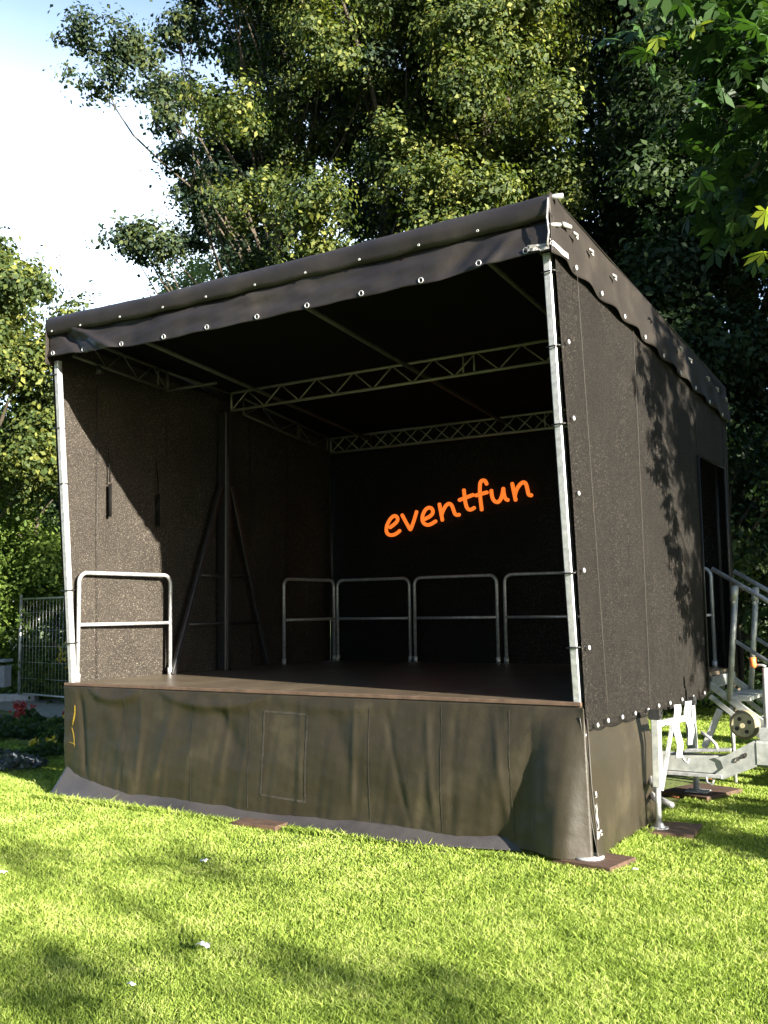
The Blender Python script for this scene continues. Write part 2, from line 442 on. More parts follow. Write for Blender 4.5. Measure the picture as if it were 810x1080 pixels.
# ------------------------------------------------------------------ grass
def make_grass():
    Pc = np.array(CAM_P); f = np.array([CAM_F.x, CAM_F.y]); f /= np.linalg.norm(f); r = np.array([f[1], -f[0]])
    n = 1500000
    d = 2.9 + 16.5 * RNG.random(n) ** 1.75
    lat = (RNG.random(n) * 2 - 1) * (0.50 * d + 0.5)
    x = Pc[0] + f[0] * d + r[0] * lat; y = Pc[1] + f[1] * d + r[1] * lat
    keep = ~((x > -4.9) & (x < -0.02) & (y > 0.02) & (y < 3.6))
    # off the path and the bed
    keep &= ~((x < -5.5) & (y > 3.95 + (-x - 9.4).clip(0, 99) * 0.26) & (y < 8))
    keep &= ~((x < -5.6) & (x > -12.2) & (y > 2.25 + 0.25 * np.abs(x + 8) * 0.6) & (y < 5))
    clump = vnoise(5, 10, 1.5, 14)(x, y)
    keep &= RNG.random(n) < 0.85 + 0.25 * clump
    x, y, d, clump = x[keep], y[keep], d[keep], clump[keep]
    # untrimmed tufts along the hem of the skirts
    m1, m2 = 9000, 2600
    ex = np.concatenate([RNG.uniform(-5.0, .1, m1), RNG.normal(.10, .02, m2)]); ey = np.concatenate([RNG.normal(-.215, .02, m1) - .035 * (ex[:m1] < -4.2), RNG.uniform(-.1, 1.3, m2)])
    tf = vnoise(91, 8, 3, 20)(ex, ey); k2 = (RNG.random(m1 + m2) < .55 + .5 * tf) & ~((np.abs(ex + 2.5) < .24) & (ey < 0)) & ~((ex > -.2) & (ey < .2)); ex, ey, tf = ex[k2], ey[k2], tf[k2]
    x = np.concatenate([x, ex]); y = np.concatenate([y, ey]); d = np.concatenate([d, 8 + 0 * ex]); clump = np.concatenate([clump, 1.3 + 1.2 * tf.clip(0, 2)]); n = len(x)
    h = (0.010 + 0.018 * RNG.random(n)) * (1 + 0.5 * clump) * (1 + 0.03 * (d - 4)); w = 0.0013 + 0.0011 * RNG.random(n) + 0.0004 * (d - 3)
    h *= np.where(RNG.random(n) < 0.03, 1.5, 1)
    a = RNG.random(n) * math.tau; la = RNG.random(n) * math.tau; le = (0.25 + 1.3 * RNG.random(n)) * h
    ux, uy = np.cos(a) * w, np.sin(a) * w; lx, ly = np.cos(la) * le, np.sin(la) * le
    z0 = np.full(n, -0.004)
    V = np.stack([np.stack([x - ux, y - uy, z0], 1), np.stack([x + ux, y + uy, z0], 1),
                  np.stack([x + lx * .35 + ux * .8, y + ly * .35 + uy * .8, h * .6], 1),
                  np.stack([x + lx, y + ly, h * 0.98], 1),
                  np.stack([x + lx * .35 - ux * .8, y + ly * .35 - uy * .8, h * .6], 1)], 1).reshape(-1, 3)
    i = np.arange(n)[:, None] * 5
    F = np.concatenate([i + np.array([[0, 1, 2]]), i + np.array([[0, 2, 4]]), i + np.array([[4, 2, 3]])], 0)
    o = np_mesh('lawn_grass', V, F, M['grass'])
    tag(o, 'grass', 'short sunlit yellow-green lawn grass around the stage', kind='stuff')
make_grass()

# ------------------------------------------------------------------ trees
def leaf_cloud(C, size, seed, droop=0.0, aspect=0.55, up=0.5, N=None):
    """C (n,3) leaf centres -> kite-shaped folded leaves, one quad each"""
    r = np.random.default_rng(seed); n = len(C)
    d = r.normal(size=(n, 3)); d[:, 2] -= droop; d /= np.linalg.norm(d, axis=1)[:, None]
    nn = r.normal(size=(n, 3)) * (0.5 if N is not None else 1); nn[:, 2] += up * (1.0 if N is not None else 2)
    if N is not None: nn += N * 1.1; d -= nn * (d * nn).sum(1)[:, None] / (nn * nn).sum(1)[:, None] * .8
    s = np.cross(d, nn); s /= np.linalg.norm(s, axis=1)[:, None]; nn = np.cross(s, d)
    L = size * (0.5 + 1.0 * r.random(n))[:, None]; Wd = L * aspect
    V = np.stack([C - d * L * .5, C + s * Wd * .5 + nn * L * .10 - d * L * .02 + d * L * .1, C + d * L * .5, C - s * Wd * .5 + nn * L * .10 + d * L * .1], 1).reshape(-1, 3)
    F = np.arange(n)[:, None] * 4 + np.array([[0, 1, 2, 3]])
    return V, F

def palm_cloud(C, size, seed):
    """chestnut leaves: six leaflets fanned round each centre and hanging a little"""
    r = np.random.default_rng(seed); n = len(C); Vs = []; 
    ax = r.normal(size=(n, 3)) * 0.45; ax[:, 2] -= 0.35; 
    out = r.normal(size=(n, 3)); out[:, 2] *= 0.3; out /= np.linalg.norm(out, axis=1)[:, None]
    ax = ax * 0.6 + out * 0.5; ax /= np.linalg.norm(ax, axis=1)[:, None]
    s = np.cross(ax, np.array([[0, 0, 1.0]]) + r.normal(size=(n, 3)) * 0.25); s /= np.linalg.norm(s, axis=1)[:, None]
    nn = np.cross(s, ax); L0 = size * (0.7 + 0.6 * r.random(n))
    for k, an in enumerate((-2.0, -1.2, -0.42, 0.42, 1.2, 2.0)):
        d = ax * math.cos(an) + s * math.sin(an); d = d + nn * (-0.25) * 1.0
        q = np.cross(d, nn); q /= np.linalg.norm(q, axis=1)[:, None]
        L = (L0 * (1.0 if abs(an) < 1 else 0.85 if abs(an) < 1.5 else 0.6))[:, None]
        m0 = C + d * L * .62 - nn * L * .05
        Vs.append(np.stack([C, m0 + q * L * .21, C + d * L - nn * L * .18, m0 - q * L * .21], 1))
    V = np.concatenate(Vs, 0).reshape(-1, 3); F = np.arange(len(V) // 4)[:, None] * 4 + np.array([[0, 1, 2, 3]])
    return V, F

def branch_path(p, q, wob, seed, n=7, sag=0.0):
    r = random.Random(seed); p, q = Vector(p), Vector(q); L = (q - p).length; out = []
    o1 = Vector((r.uniform(-1, 1), r.uniform(-1, 1), r.uniform(-.5, 1))) * wob * L
    o2 = Vector((r.uniform(-1, 1), r.uniform(-1, 1), r.uniform(-1, 1))) * wob * L * 0.4
    for i in range(n):
        t_ = i / (n - 1)
        out.append(p.lerp(q, t_) + o1 * math.sin(math.pi * t_) + o2 * math.sin(math.tau * t_) - Vector((0, 0, sag * L * t_ * t_)))
    return out

def tree(name, base, top, targets, label, cat='tree', leafm='oak', leaf=0.11, clumps=10, per=60, spread=0.9, cr=0.3, trunk_r=0.25,
         seed=1, group=None, palm=False, limb_r=0.06, flat=0.75, splits=(0.35, 0.95), limbs_frac=0.3):
    rr = np.random.default_rng(seed); rnd = random.Random(seed)
    t = thing(name, base, cat, label, group)
    base, top = Vector(base), Vector(top)
    tp = branch_path(base - Vector((0, 0, .2)), top, 0.03, seed, 12)
    mb = MB(); mb.tube(tp, [trunk_r * (1.25 if i == 0 else 1) * (1 - 0.8 * i / 11) for i in range(12)], 10)
    obj('trunk', mb, M['bark'], t, True)
    br = MB(); centres = []
    for k, T in enumerate(targets):
        T = Vector(T)
        # leave the trunk below the target
        zf = (T.z - base.z) / max(0.1, (top.z - base.z)); u = min(splits[1], max(splits[0] * 0.6, zf * 0.72 - 0.05 * rnd.random()))
        i = u * 11; a = tp[int(i)].lerp(tp[min(11, int(i) + 1)], i - int(i))
        r0 = limb_r * (0.7 + 0.6 * rnd.random())
        if rnd.random() < limbs_frac:
            bp_ = branch_path(a, T, 0.09, seed * 100 + k, 8)
            br.tube(bp_, [max(0.008, r0 * (1 - 0.85 * j / 7)) for j in range(8)], 6)
        else: bp_ = [T, T]
        for c in range(clumps):
            o = rr.normal(size=3); o /= np.linalg.norm(o); o *= spread * rr.random() ** 0.45; o[2] *= flat
            cc = Vector(T + Vector(o)); centres.append(np.array(cc))
            if c % 3 == 0 and bp_[0] != bp_[-1]:
                br.tube(branch_path(bp_[-2] if c % 2 else T, cc, 0.1, seed * 777 + k * 31 + c, 4), [0.014, 0.011, 0.008, 0.004], 4)
    if len(br.v): obj('branch', br, M['bark'], t, True)
    Cn = np.array(centres)
    sz = rr.random(len(Cn)) * 0.8 + 0.6
    P = np.repeat(Cn, per, 0) + rr.normal(size=(len(Cn) * per, 3)) * (cr * np.repeat(sz, per))[:, None] * np.array([[0.62, 0.62, 0.46]])
    if palm: V, F = palm_cloud(P, leaf, seed)
    else:
        hub = np.repeat(np.repeat(np.array([list(x) for x in targets]), clumps, 0), per, 0); Cr = np.repeat(Cn, per, 0)
        Nv = (P - Cr); Nv /= np.linalg.norm(Nv, axis=1)[:, None] + 1e-6; Nw = Cr - hub; Nw /= np.linalg.norm(Nw, axis=1)[:, None] + 1e-6
        V, F = leaf_cloud(P, leaf, seed, N=Nv * .75 + Nw * .6)
    o = np_mesh('crown', V, F, M[leafm], t)
    return t

def region(n, pxr, pyr, dr, seed, test=None):
    r = random.Random(seed); out = []; tries = 0
    while len(out) < n and tries < n * 60:
        tries += 1
        px, py, d = r.uniform(*pxr), r.uniform(*pyr), r.uniform(*dr)
        if test and not test(px, py): continue
        out.append(at(px, py, d))
    return out

def left_edge(py):
    ys = [-200, 0, 60, 110, 150, 190, 215, 260, 330]
    xs = [200, 190, 190, 165, 205, 222, 215, 215, 240]
    return float(np.interp(py, ys, xs))
HOLES = [(214, 62, 26), (244, 78, 22), (280, 222, 24), (420, 70, 18), (318, 205, 14), (262, 180, 12), (385, 165, 12)]
def oak_ok(px, py):
    if px < left_edge(py): return False
    return all((px - a) ** 2 + (py - b) ** 2 > c * c for a, b, c in HOLES)
T = region(112, (235, 590), (-190, 330), (16.5, 21.5), 21, oak_ok)
TL = [at(150, 60, 18.5), at(128, 52, 18.3), at(176, 120, 18), at(192, 165, 18), at(170, 260, 18), at(200, 250, 18.5), at(185, 30, 18.5), at(165, 95, 18.4), at(212, 205, 18), at(150, 255, 18.2)]
tree('oak_tree', ground_at(425, 19), at(410, 20, 19), T, 'tall oak directly behind the stage with pale limbs showing in its lit crown',
     leaf=0.095, clumps=14, per=135, spread=0.68, cr=0.27, trunk_r=0.24, seed=3, limb_r=0.05, limbs_frac=0.16)
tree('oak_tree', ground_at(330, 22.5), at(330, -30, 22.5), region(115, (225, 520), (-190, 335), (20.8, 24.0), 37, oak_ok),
     'oak filling the crown behind the pale-limbed one, with shade put into its leaf colour', leafm='darkleaf', leaf=0.135, clumps=14, per=80, spread=0.75, cr=0.3, trunk_r=0.22, seed=18, limb_r=0.05)  # dark leaf colour here paints the unlit depth of the crown
sp = [at(95, 38, 18.3), at(82, 30, 18.2), at(96, 80, 18.3), at(110, 82, 18.3), at(128, 250, 18), at(145, 256, 18), at(120, 40, 18.2)]
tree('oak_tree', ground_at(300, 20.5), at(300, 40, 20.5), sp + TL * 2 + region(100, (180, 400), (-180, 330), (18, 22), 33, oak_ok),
     'oak with thin branch tips reaching far left into the open sky', leafm='shadedoak', leaf=0.10, clumps=8, per=62, spread=0.48, cr=0.20, trunk_r=0.2, seed=4, limb_r=0.04, limbs_frac=0.35)
tree('oak_tree', ground_at(512, 18.5), at(520, -60, 18.5), region(85, (450, 600), (-190, 330), (16.5, 20), 35, oak_ok),
     'oak whose brown forked trunk shows above the right half of the stage roof', leaf=0.095, clumps=14, per=135, spread=0.66, cr=0.27, trunk_r=0.2, seed=5, limb_r=0.07)
def dark_ok(px, py):
    return all((px - a) ** 2 + (py - b) ** 2 > c * c for a, b, c in [(672, 105, 12), (725, 60, 15), (690, 20, 14), (576, 115, 12), (722, 155, 10), (795, 90, 8), (642, 205, 8)])
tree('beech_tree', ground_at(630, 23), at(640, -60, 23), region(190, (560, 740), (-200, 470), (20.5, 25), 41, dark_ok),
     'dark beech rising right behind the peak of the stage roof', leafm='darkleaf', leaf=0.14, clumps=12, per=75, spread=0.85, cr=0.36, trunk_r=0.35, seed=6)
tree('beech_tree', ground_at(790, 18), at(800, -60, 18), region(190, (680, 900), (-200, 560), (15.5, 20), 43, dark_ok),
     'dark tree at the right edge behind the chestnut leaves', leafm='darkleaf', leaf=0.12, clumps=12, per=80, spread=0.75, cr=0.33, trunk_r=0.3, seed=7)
tree('beech_tree', ground_at(960, 20), at(960, 0, 20), region(50, (880, 1100), (-200, 560), (17, 22), 44),
     'dark tree beyond the right edge of the lawn', leafm='darkleaf', leaf=0.15, clumps=9, per=28, spread=0.9, cr=0.36, trunk_r=0.3, seed=17)
# low dark undergrowth behind the stairs
for k, (px, d, lab) in enumerate([(770, 13.8, 'dark evergreen bush directly behind the stage stairs'), (850, 14.5, 'dark evergreen bush right of the stairs at the picture edge'), (700, 15.5, 'dark evergreen bush hidden mostly by the right side curtain'), (930, 15.0, 'dark evergreen bush farthest right behind the drawbar')]):
    tree('evergreen_bush', ground_at(px, d), at(px, 520, d), region(34, (px - 60, px + 60), (425, 725), (d - 1.2, d + 1.2), 50 + k), lab, 'bush', 'darkleaf', 0.10, 9, 40, 0.55, 0.3, 0.09, 60 + k, limb_r=0.03)
# left side
def ld(px, py): return py > float(np.interp(px, [-120, 0, 30, 70, 110], [225, 262, 300, 335, 345]))
tree('maple_tree', ground_at(-60, 18.5), at(-40, 330, 18.3), region(75, (-120, 97), (225, 520), (16.8, 19.8), 71, ld),
     'broad leafy tree standing left of the stage above the hedge', leafm='oak', leaf=0.115, clumps=12, per=75, spread=0.6, cr=0.26, trunk_r=0.2, seed=8)
tree('maple_tree', ground_at(40, 22), at(40, 470, 22), region(26, (-60, 85), (425, 520), (20.5, 23), 72),
     'lower lit tree between the tall left tree and the hedge', leafm='hedge', leaf=0.13, clumps=9, per=34, spread=0.6, cr=0.32, trunk_r=0.12, seed=9, limb_r=0.03)
tree('birch_tree', ground_at(205, 30), at(205, 330, 30), region(26, (165, 262), (272, 345), (28.5, 31.5), 73, lambda px, py: py > 262 + abs(px - 225) * 0.55),
     'pale distant tree showing in the gap just above the roof', leafm='palehedge', leaf=0.14, clumps=8, per=22, spread=0.7, cr=0.34, trunk_r=0.16, seed=10, limb_r=0.03)
for k, (px, d, y0, lab) in enumerate([(5, 20.0, 545, 'sunlit leafy hedge bush behind the fence, left of its post'), (60, 19.6, 570, 'sunlit leafy bush behind the mesh of the fence'), (-70, 20.5, 545, 'sunlit hedge bush at the far left picture edge')]):
    tree('hedge_bush', ground_at(px, d), at(px, 640, d), region(44, (px - 42, px + 42), (y0, 735), (d - 0.9, d + 0.9), 80 + k), lab, 'bush', 'hedge', 0.095, 8, 60, 0.5, 0.3, 0.07, 90 + k, limb_r=0.02)
tree('laurel_bush', ground_at(25, 21.6), at(25, 560, 21.6), region(40, (-80, 90), (465, 700), (21, 22.5), 88), 'dark laurel bush behind the sunlit hedge', 'bush', 'darkleaf', 0.12, 9, 36, 0.6, 0.3, 0.1, 95, limb_r=0.03)
# far wood closing the view
r_ = np.random.default_rng(5); n = 52000
px = r_.uniform(-500, 1400, n); d = r_.uniform(34, 42, n); py = 655 - (655 - (455 + 40 * vnoise(8, 6, .004, .05)(px, px * 0))) * r_.random(n) ** 0.7
C = np.array(CAM_P)[None] + (np.array(CAM_F)[None] + np.array(CAM_R)[None] * ((px - 405) / 1039)[:, None] - np.array(CAM_U)[None] * ((py - 540) / 1039)[:, None]) * d[:, None]
V, F = leaf_cloud(C, 0.55, 9); tag(np_mesh('far_wood', V, F, M['darkleaf']), 'wood', 'dark distant wood closing the view behind the park trees', kind='stuff')

# horse chestnut right of the frame, one bough reaching into the picture
T = []
r2 = random.Random(5)
for k in range(95):
    a, b_, c_ = r2.gauss(0, 1), r2.gauss(0, 1), r2.gauss(0, 1); s_ = (a * a + b_ * b_ + c_ * c_) ** .5; q = r2.random() ** .4
    T.append(Vector((5.7 + 2.9 * a / s_ * q, 4.3 + 3.0 * b_ / s_ * q, 6.2 + 3.8 * c_ / s_ * q)))
for px, py, d in [(735, 20, 8.6), (760, 45, 8.5), (790, 60, 8.2), (805, 25, 8.6), (775, 85, 8.6), (812, 110, 8.2), (772, 130, 9), (815, 160, 8.6), (760, 190, 9.4),
                  (800, 200, 9.2), (835, 60, 8.4), (840, 140, 8.4), (820, 235, 8.8), (800, -20, 8.6), (750, -30, 8.8)]:
    T.append(at(px, py, d))
tree('chestnut_tree', (6.0, 4.4, 0), (5.8, 4.3, 9.5), T, 'horse chestnut with large fanned leaves hanging in from the upper right', leafm='chestnut', leaf=0.17, clumps=6, per=7,
     spread=0.48, cr=0.3, trunk_r=0.3, seed=12, palm=True, limb_r=0.05)
chest = [o for o in bpy.data.objects if o.name == 'chestnut_tree'][0]
P = np.array([list(at(*q)) for q in [(733, 28, 7.9), (694, 40, 8.0), (808, 222, 7.4), (806, 266, 7.4)]])
V, F = palm_cloud(P, 0.13, 77); np_mesh('sun_tinted_leaves', V, F, M['suntintleaf'], chest)
T = []  # unseen second chestnut, added to shade the rear of the right wall
for k in range(120):
    a, b_, c_ = r2.gauss(0, 1), r2.gauss(0, 1), r2.gauss(0, 1); s_ = (a * a + b_ * b_ + c_ * c_) ** .5; q = r2.random() ** .45
    T.append(Vector((7.2 + 1.6 * a / s_ * q, 1.95 + 1.95 * b_ / s_ * q, 5.5 + 3.2 * c_ / s_ * q)))
tree('chestnut_tree', (7.4, 2.4, 0), (7.3, 2.3, 7.5), T, 'unseen second horse chestnut, added sunward to shade the stage doorway', leafm='chestnut', leaf=0.17, clumps=8, per=9,
     spread=0.42, cr=0.3, trunk_r=0.2, seed=15, palm=True, limb_r=0.04)
tree('evergreen_bush', (4.7, .25, 0), (4.7, .25, 1.1), [Vector((4.8 + .5 * math.cos(i), .42 + .62 * math.sin(i * 1.7), .25 + 1.15 * ((i * 37) % 30) / 30)) for i in range(30)],  # unseen shrub added to throw shade on the ground beside the stage
     'unseen round low shrub added right of the lawn corner to shade the ground', 'bush', 'hedge', 0.07, 8, 40, 0.25, 0.16, 0.03, 66, limb_r=0.012)
# hanging chestnut sprays that shade the right side curtain
T = []
for k in range(16):
    u = k / 15; yw = 1.52 + 0.75 * u + (0.12 if k % 2 else 0); zw = 3.55 - 2.05 * u; s_ = 3.0
    T.append(Vector((s_, yw - 0.29 * s_, zw + 0.31 * s_)))
tree('chestnut_tree', (5.3, 2.3, 0), (4.6, 2.0, 7.5), T, 'young horse chestnut with hanging sprays beside the right curtain', leafm='chestnut', leaf=0.13, clumps=3, per=3,
     spread=0.14, cr=0.12, trunk_r=0.12, seed=13, palm=True, limb_r=0.02)
# unseen trees added towards the sun to shade the dark side of the wood
def blob(cx, cy, cz, rx, ry, rz, n, seed):
    r = random.Random(seed); out = []
    for k in range(n):
        a, b_, c_ = r.gauss(0, 1), r.gauss(0, 1), r.gauss(0, 1); s_ = (a * a + b_ * b_ + c_ * c_) ** .5; q = r.random() ** .4
        out.append(Vector((cx + rx * a / s_ * q, cy + ry * b_ / s_ * q, cz + rz * c_ / s_ * q)))
    return out
for k, (x, y, zt, rx, lab) in enumerate([(11.5, 9.3, 20.0, 3.5, 'large unseen tree added for shade right of the stage, nearest the lawn'), (13.0, 14.5, 25.0, 4.0, 'large unseen tree added for shade right of the stage, second in the row'), (12.5, 20.5, 22.0, 4.2, 'large unseen tree added for shade right of the stage, farthest in the row')]):
    tree('shading_tree', (x, y, 0), (x, y, zt * .8), blob(x, y, zt * .53, rx, rx, zt * .47, 120, 200 + k), lab, leafm='darkleaf', leaf=0.25, clumps=10, per=32, spread=1.0, cr=0.5, trunk_r=0.3, seed=210 + k)
tree('shading_tree', (8.6, 7.0, 0), (8.6, 7.0, 8.5), blob(8.6, 7.0, 6.4, 2.0, 2.0, 5.0, 80, 230), 'smaller unseen tree added for shade between the chestnut and the tall ones', leafm='darkleaf', leaf=0.2, clumps=9, per=34, spread=0.7, cr=0.4, trunk_r=0.18, seed=231)  # one more unseen tree added to deepen the shade at right
# unseen tall trees added behind and beside the viewer to cut the sky light
for k, (x, y, zt, rx, lab) in enumerate([(-17, -20, 19, 5, 'unseen maple added far behind the viewer on the left'), (-7, -23, 21, 5, 'unseen maple added far behind the viewer, left of the middle one'), (3, -24, 21, 5, 'unseen maple added far behind the viewer, middle of the row'),
                                        (13, -22, 20, 5, 'unseen maple added far behind the viewer, right of the middle one'), (19, -18, 16, 4.2, 'unseen maple added far behind the viewer at the right end'), (20.0, 9.5, 20, 4.2, 'unseen maple added far to the right beyond the chestnuts'), (-21, -9, 18, 5, 'unseen maple added far left of the lawn')]):
    tree('maple_tree', (x, y, 0), (x, y, zt * .8), blob(x, y, zt * .55, rx, rx, zt * .45, 80, 400 + k), lab, leafm='darkleaf', leaf=0.5, clumps=8, per=16, spread=1.3, cr=0.7, trunk_r=0.35, seed=410 + k, group='unseen maples added to cut the sky light')
# unseen tree added sunward, its leaf clumps placed to throw the lawn patches
T = []
for gx_, gy_, s_ in [(-1.35, -3.25, 15), (-1.0, -3.2, 15.2), (-0.5, -2.5, 15), (-0.15, -2.35, 15.3), (-2.1, -1.3, 15.6), (-3.5, -1.7, 15)]:
    T.append(Vector((gx_ + s_, gy_ - 0.29 * s_, 0.31 * s_)))
tree('lawn_shade_tree', (15.2, -7.2, 0), (14.8, -7.0, 6.2), T, 'slender unseen tree added right of the lawn to cast leaf shadows', leafm='oak', leaf=0.12, clumps=6, per=13, spread=0.36, cr=0.20, trunk_r=0.05, seed=14, limb_r=0.015)

# ------------------------------------------------------------------ the mobile stage
stage = thing('mobile_stage', (-2.47, 2.08, 0), 'stage', 'black canvas-covered mobile trailer stage standing open on the lawn')
def roofz(y): return 4.275 - 0.095 * (y + 0.3)
def part(name, mb, mat, smooth=False, parent=None, **k): return obj(name, mb, mat, parent or stage, smooth, **k)

# deck
mb = MB()
for i in range(4):                                   # four plywood panels with fine joints
    x0 = -4.93 + i * 1.2325
    for j in range(2): mb.box((x0 + .004, 0.012 + j * 2.07, 0.962), (x0 + 1.2305, 2.08 + j * 2.07 - .002, 1.0))
part('deck', mb, M['deck'])
part('deck_edge', MB().bar((-4.95, -0.006, 0.985), (0.0, -0.006, 0.987), 0.03, 0.026), M['deck_edge'])
mb = MB()
for y in (0.3, 1.35, 2.8, 3.85): mb.bar((-4.85, y, 0.9), (-0.03, y, 0.9), 0.06, 0.11)
for x in (-4.8, -3.3, -1.7, -0.1): mb.bar((x, 0.1, 0.84), (x, 4.05, 0.84), 0.06, 0.10)
part('chassis_frame', mb, M['dark_steel'])
# axle and wheels, in the shade under the deck
for y in (1.25, 2.95):
    w = part('trailer_wheel', MB().tube([(-2.6, y - .09, .31), (-2.6, y - .07, .31), (-2.6, y + .07, .31), (-2.6, y + .09, .31)], [.27, .31, .31, .27], 24), M['black'], True)
    part('rim', MB().disc((-2.6, y - .095, .31), (0, 1, 0), .17, .02), M['galv_dull'], parent=w)
part('axle', MB().tube([(-2.6, 1.3, .31), (-2.6, 2.9, .31)], .035), M['galv_dull'])

# front skirt: hanging pvc with folds and swags
nA, nB, nC = vnoise(21, 9, 1.2, 9), vnoise(22, 9, 6, 40), vnoise(23, 7, 1, 6)
xs = np.linspace(-4.955, 0.03, 420); zs = np.linspace(0.968, 0.0, 70)
X, Zz = np.meshgrid(xs, zs, indexing='ij'); t_ = (0.968 - Zz) / 0.968
Yy = -0.022 - 0.05 * t_ - 0.035 * np.sin(math.pi * t_) * (nC(X * 0.8, t_ * 1.5) + 0.6)
Yy += 0.008 * nB(X * 2.2 + 0.35 * t_, t_ * 0.15) * (0.3 + t_) * 0.9
def fold(x0, slope, width, amp, ta=0.0, tb=1.0):
    s = (X - (x0 + slope * t_)) / width
    return 0.55 * amp * np.exp(-s * s) * np.clip((t_ - ta) * 5, 0, 1) * np.clip((tb - t_) * 4, 0, 1)
for a in [(-4.45, 0.5, .10, .020), (-3.2, 0.75, .09, -.030, 0, .6), (-3.55, -0.25, .05, .018), (-2.95, -.1, .03, .012), (-2.0, .45, .09, -.022, 0, .7), (-1.75, .0, .025, .014),
          (-1.15, .1, .03, .014), (-0.62, .12, .03, .012), (-3.95, .0, .03, .012), (-2.25, .02, .03, .010), (-1.5, .25, .03, -.012), (-4.75, .15, .04, -.03), (-0.9, -.05, .03, -.010)]:
    Yy -= fold(*a)
def swag(x0, x1, depth, amp):                           # sagging bulge between two fixings
    u = (X - x0) / (x1 - x0); inside = (u > 0) & (u < 1); c = depth * 4 * u * (1 - u)
    s = (t_ - c * 0.9 - 0.015) / 0.045
    return np.where(inside, amp * np.exp(-s * s) * np.sin(math.pi * np.clip(u, 0, 1)) ** .7, 0)
Yy -= swag(-4.62, -3.95, .09, .028) + swag(-3.75, -2.55, .11, .030) + swag(-2.5, -1.4, .07, .012)
# right end: swells out, then turns back to the corner; pocket pulled in at its foot
e = np.clip((X + 0.34) / 0.37, 0, 1)
Yy -= 0.11 * np.sin(math.pi * np.clip(e * 0.85, 0, 1)) * t_ ** 0.7
Yy += 0.055 * np.exp(-((X + 0.20 + 0.42 * t_) / (.06 + .11 * t_)) ** 2) * np.clip((t_ - .12) / .88, 0, 1) ** 1.2
# left end: the hem is drawn back and up
l = np.clip((-4.0 - X) / 0.95, 0, 1)
Yy += 0.10 * l ** 2 * t_
Zp = Zz * (1 - 0.0 * l) + (0.16 * l ** 2 + 0.035) * t_ ** 3
Yy += 0.005 * nA(X * 5, Zz * 6) + 0.0022 * vnoise(77, 12, 14, 90)(X, Zz * 1.6)
Xp = X - 0.0 * l ** 3 * t_ + 0.045 * e ** 4 * t_
Yy = Yy * (1 - e ** 6) + (-0.045 - 0.03 * t_) * e ** 6
sk = part('front_skirt', MB().grid(np.stack([Xp, Yy, Zp], -1)), M['skirt'], True, solid=0.003)
# stitched rectangular repair on it
def skirt_y(x, z):
    i = int(np.clip(np.searchsorted(xs, x), 0, len(xs) - 1)); j = int(np.clip((0.968 - z) / 0.968 * 69, 0, 69)); return float(Yy[i, j])
mb = MB()
def strip_on(p, q, w, n=26):
    P = []
    for i in range(n):
        u = i / (n - 1); x = p[0] + (q[0] - p[0]) * u; z = p[1] + (q[1] - p[1]) * u
        dx, dz = (w / 2, 0) if abs(q[0] - p[0]) < abs(q[1] - p[1]) else (0, w / 2)
        P.append([(x - dx, skirt_y(x - dx, z - dz) - .005, z - dz), (x + dx, skirt_y(x + dx, z + dz) - .005, z + dz)])
    mb.grid(np.array(P))
for a, b_ in [((-2.60, .84), (-2.60, .21)), ((-2.18, .83), (-2.18, .19)), ((-2.60, .84), (-2.18, .83)), ((-2.60, .21), (-2.18, .19))]: strip_on(a, b_, 0.018)
part('stitched_patch_edge', mb, M['seam'], parent=sk)
mb = MB()
for x, w in ((-4.15, .008), (-3.35, .007), (-2.75, .006), (-1.62, .008), (-1.02, .007), (-0.5, .006)):
    mb = MB(); strip_on((x, .93), (x + .02, .10), w); part('seam', mb, M['seam'], parent=sk)

mb = MB()
for (a, b_, w) in [((-4.80, .80), (-4.83, .62), .022), ((-4.84, .60), (-4.80, .42), .016), ((-4.87, .47), (-4.78, .45), .012)]:
    P = []
    for i in range(10):
        u = i / 9; x = a[0] + (b_[0] - a[0]) * u + .012 * math.sin(u * 3); z = a[1] + (b_[1] - a[1]) * u; h = w / 2 * math.sin(math.pi * (.12 + .76 * u))
        P.append([(x - h, skirt_y(x - h, z) - .006, z), (x + h, skirt_y(x + h, z) - .006, z + .004)])
    mb.grid(np.array(P))
part('yellow_strip', mb, M['yellow_strip'], parent=sk)  # small curved yellow strips lying on the front skirt
# ground flap of the skirt: lies out on the grass and faces the sky
xs2 = np.linspace(-4.93, -0.28, 200); vs2 = np.linspace(0, 1, 10)
X2, V2 = np.meshgrid(xs2, vs2, indexing='ij'); l2 = np.clip((-3.9 - X2) / 1.0, 0, 1)
inner = -0.045 - 0.02 * np.sin(X2 * 3) + 0.07 * l2; outer = inner - 0.13 - 0.03 * np.sin(X2 * 4.1 + 1) - 0.02 * nA(X2, X2 * 0) - 0.07 * l2
endf = np.clip((-0.28 - X2) / 0.5, 0.15, 1)
Y2 = inner + (outer - inner) * V2 * endf
Z2 = (0.075 + 0.19 * l2 ** 1.4) * (1 - V2) ** 1.15 + 0.028 + 0.004 * nC(X2 * 2, V2)
part('skirt_ground_flap', MB().grid(np.stack([X2 - 0.03 * l2 * V2, Y2, Z2], -1)), M['flap'], True, solid=0.003)

